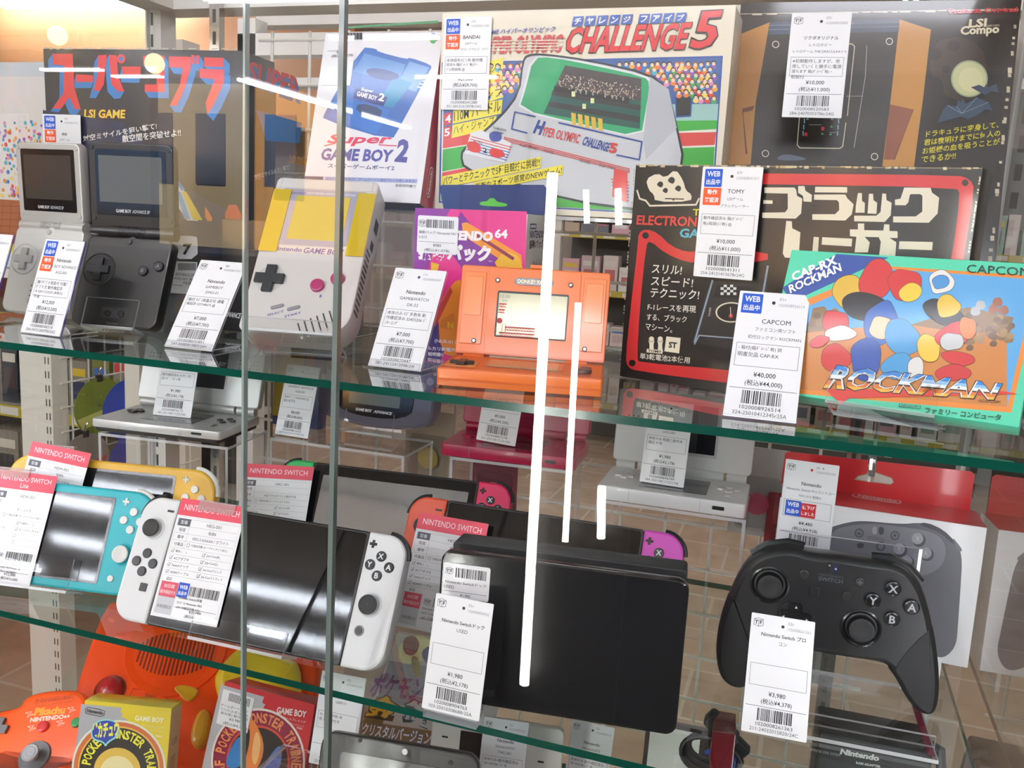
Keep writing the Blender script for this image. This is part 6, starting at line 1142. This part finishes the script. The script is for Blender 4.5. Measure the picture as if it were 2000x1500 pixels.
# side grid with round fans, outside the left pane
F = Matrix.Translation((-1.39, .83, 0)); t = thing('grid_stand', 'white post with wire side grid and hooks outside the left pane', 'grid stand', F)
m = MB(F); m.box(-80, 0, -20, 20, 0, 1160, 'e2ddd2'); a = Art(m, F @ Matrix.Translation((0, -.0202, 0)) @ Matrix.Rotation(math.radians(90), 4, 'X'))
for i in range(30): a.R(-8, 300+i*28, -5, 314+i*28, '4a463e').R(-16, 300+i*28, -13, 314+i*28, '4a463e')
m.build('post', t)
m = MB(F)
for i in range(9): m.tube([(0, 30+45*i, 650), (0, 30+45*i, 1160)], 2, gm, 6)
for i in range(11): m.tube([(2, 0, 660+50*i), (2, 420, 660+50*i)], 2, gm, 6)
m.build('wire_grid', t)
for i, (y_, z_) in enumerate(((70, 1075), (130, 1040), (190, 1070), (240, 1045))):
    m = MB(F); m.tube([(0, y_, z_+6), (20, y_, z_+10), (44, y_, z_+2), (60, y_, z_+12)], 2.4, M('d8d8dc', .12, 1.), 8); m.build('hook', t)
for (px, py, Y, R_, c1, c2, lb) in ((195, 795, .86, 62, '7a8a2e', 'c2c46a', 'round green paper fan hanging by a clip'), (250, 800, .93, 66, '2a4cc0', '2a4cc0', 'round blue paper fan hanging by a clip'), (168, 900, .88, 58, '8a8078', 'b82a2a', 'round grey and red paper fan hanging low'), (262, 905, .97, 70, '2338a8', '2338a8', 'second blue paper fan, lower down')):
    d = ray(px, py); s_ = (-1.375+(Y-.86)*.12-EYE.x)/d.x; p = EYE+d*s_; F = Matrix.Translation(p) @ Matrix.Rotation(math.radians(84), 4, 'Z') @ Matrix.Rotation(math.radians(90), 4, 'X')
    t = thing('paper_fan', lb, 'paper fan', F, None); m = MB(F); m.lathe(0, 0, [(R_, -1), (R_, .4)], M(c1, .5), 32); a = Art(m, F, .4); a.k = 1
    if c1 != c2: a.P([(-R_*.9, -R_*.3), (R_*.9, R_*.05), (R_*.7, -R_*.4), (-R_*.7, -R_*.66)], c2); [a.L([(0, 0), (R_*.85*math.cos(q), R_*.85*math.sin(q))], .5, '55602a') for q in [.4+.18*i for i in range(14)]]
    m.build('fan_sheet', t)
    m = MB(F); m.box(-6, 6, R_-8, R_+6, -4, 4, M('222222', .4)); m.tube([(0, R_+6, 0), (0, R_+16, 2), (4, R_+22, 4)], 2, M('d8d8dc', .12, 1.), 8); m.build('clip', t)
F = FR(-1.33, .62, 1.2, 0, 0, 260); t = thing('poster_frame', 'pale framed colour poster outside the left pane', 'poster', shift(F, 0, 0, 0)); m = MB(t.matrix_world); m.slab(300, 330, 8, 6, 2, M('cfd6dc', .3, 0, .3)); m.build('frame', t)
m = MB(t.matrix_world); m.slab(250, 285, .6, 1, .2, M('e2dcd8', .4), 0, 165, .6); a = Art(m, t.matrix_world, .6); a.k = 1; q = random.Random(3)
for i in range(420): a.C(-115+q.random()**.7*230*.9, 118+q.random()**1.3*120, q.uniform(2, 4), q.choice(CROWD), None, 7)
a.R(-120, 40, 120, 112, 'a8623e').up(); [a.L([(-118, 46+i*11), (118, 50+i*11)], .8, '7a4028') for i in range(6)]; [a.L([(-110+i*18, 42), (-100+i*18, 110)], .8, '7a4028') for i in range(13)]; a.R(-120, 26, 120, 40, 'd8cc4a'); m.build('print', t)
F = Matrix.Translation((-1.18, .62, 0)); m = MB(F); m.box(-180, 180, -20, 120, 1185, 1199.5, 'd8d2c6'); m.box(120, 150, 20, 60, 0, 1185, 'd8d2c6'); m.build('side_table', None, label='white ledge carrying the poster outside the left pane', category='ledge')
# white rails of the case behind
F = Matrix.Translation((-.2, 1.0, 0)); t = thing('rear_case', 'white upper rails of the next show case behind', 'show case', F)
for z, h_, dy in ((1612, 40, 0), (1680, 26, 60), (1560, 16, 30)): m = MB(F); m.box(-900, 700, dy, dy+40, z, z+h_, 'dedbd4'); m.build('rail', t)
for x in (-900, 660): m = MB(F); m.box(x, x+40, 0, 40, 0, 1680, 'dedbd4'); m.build('post', t)
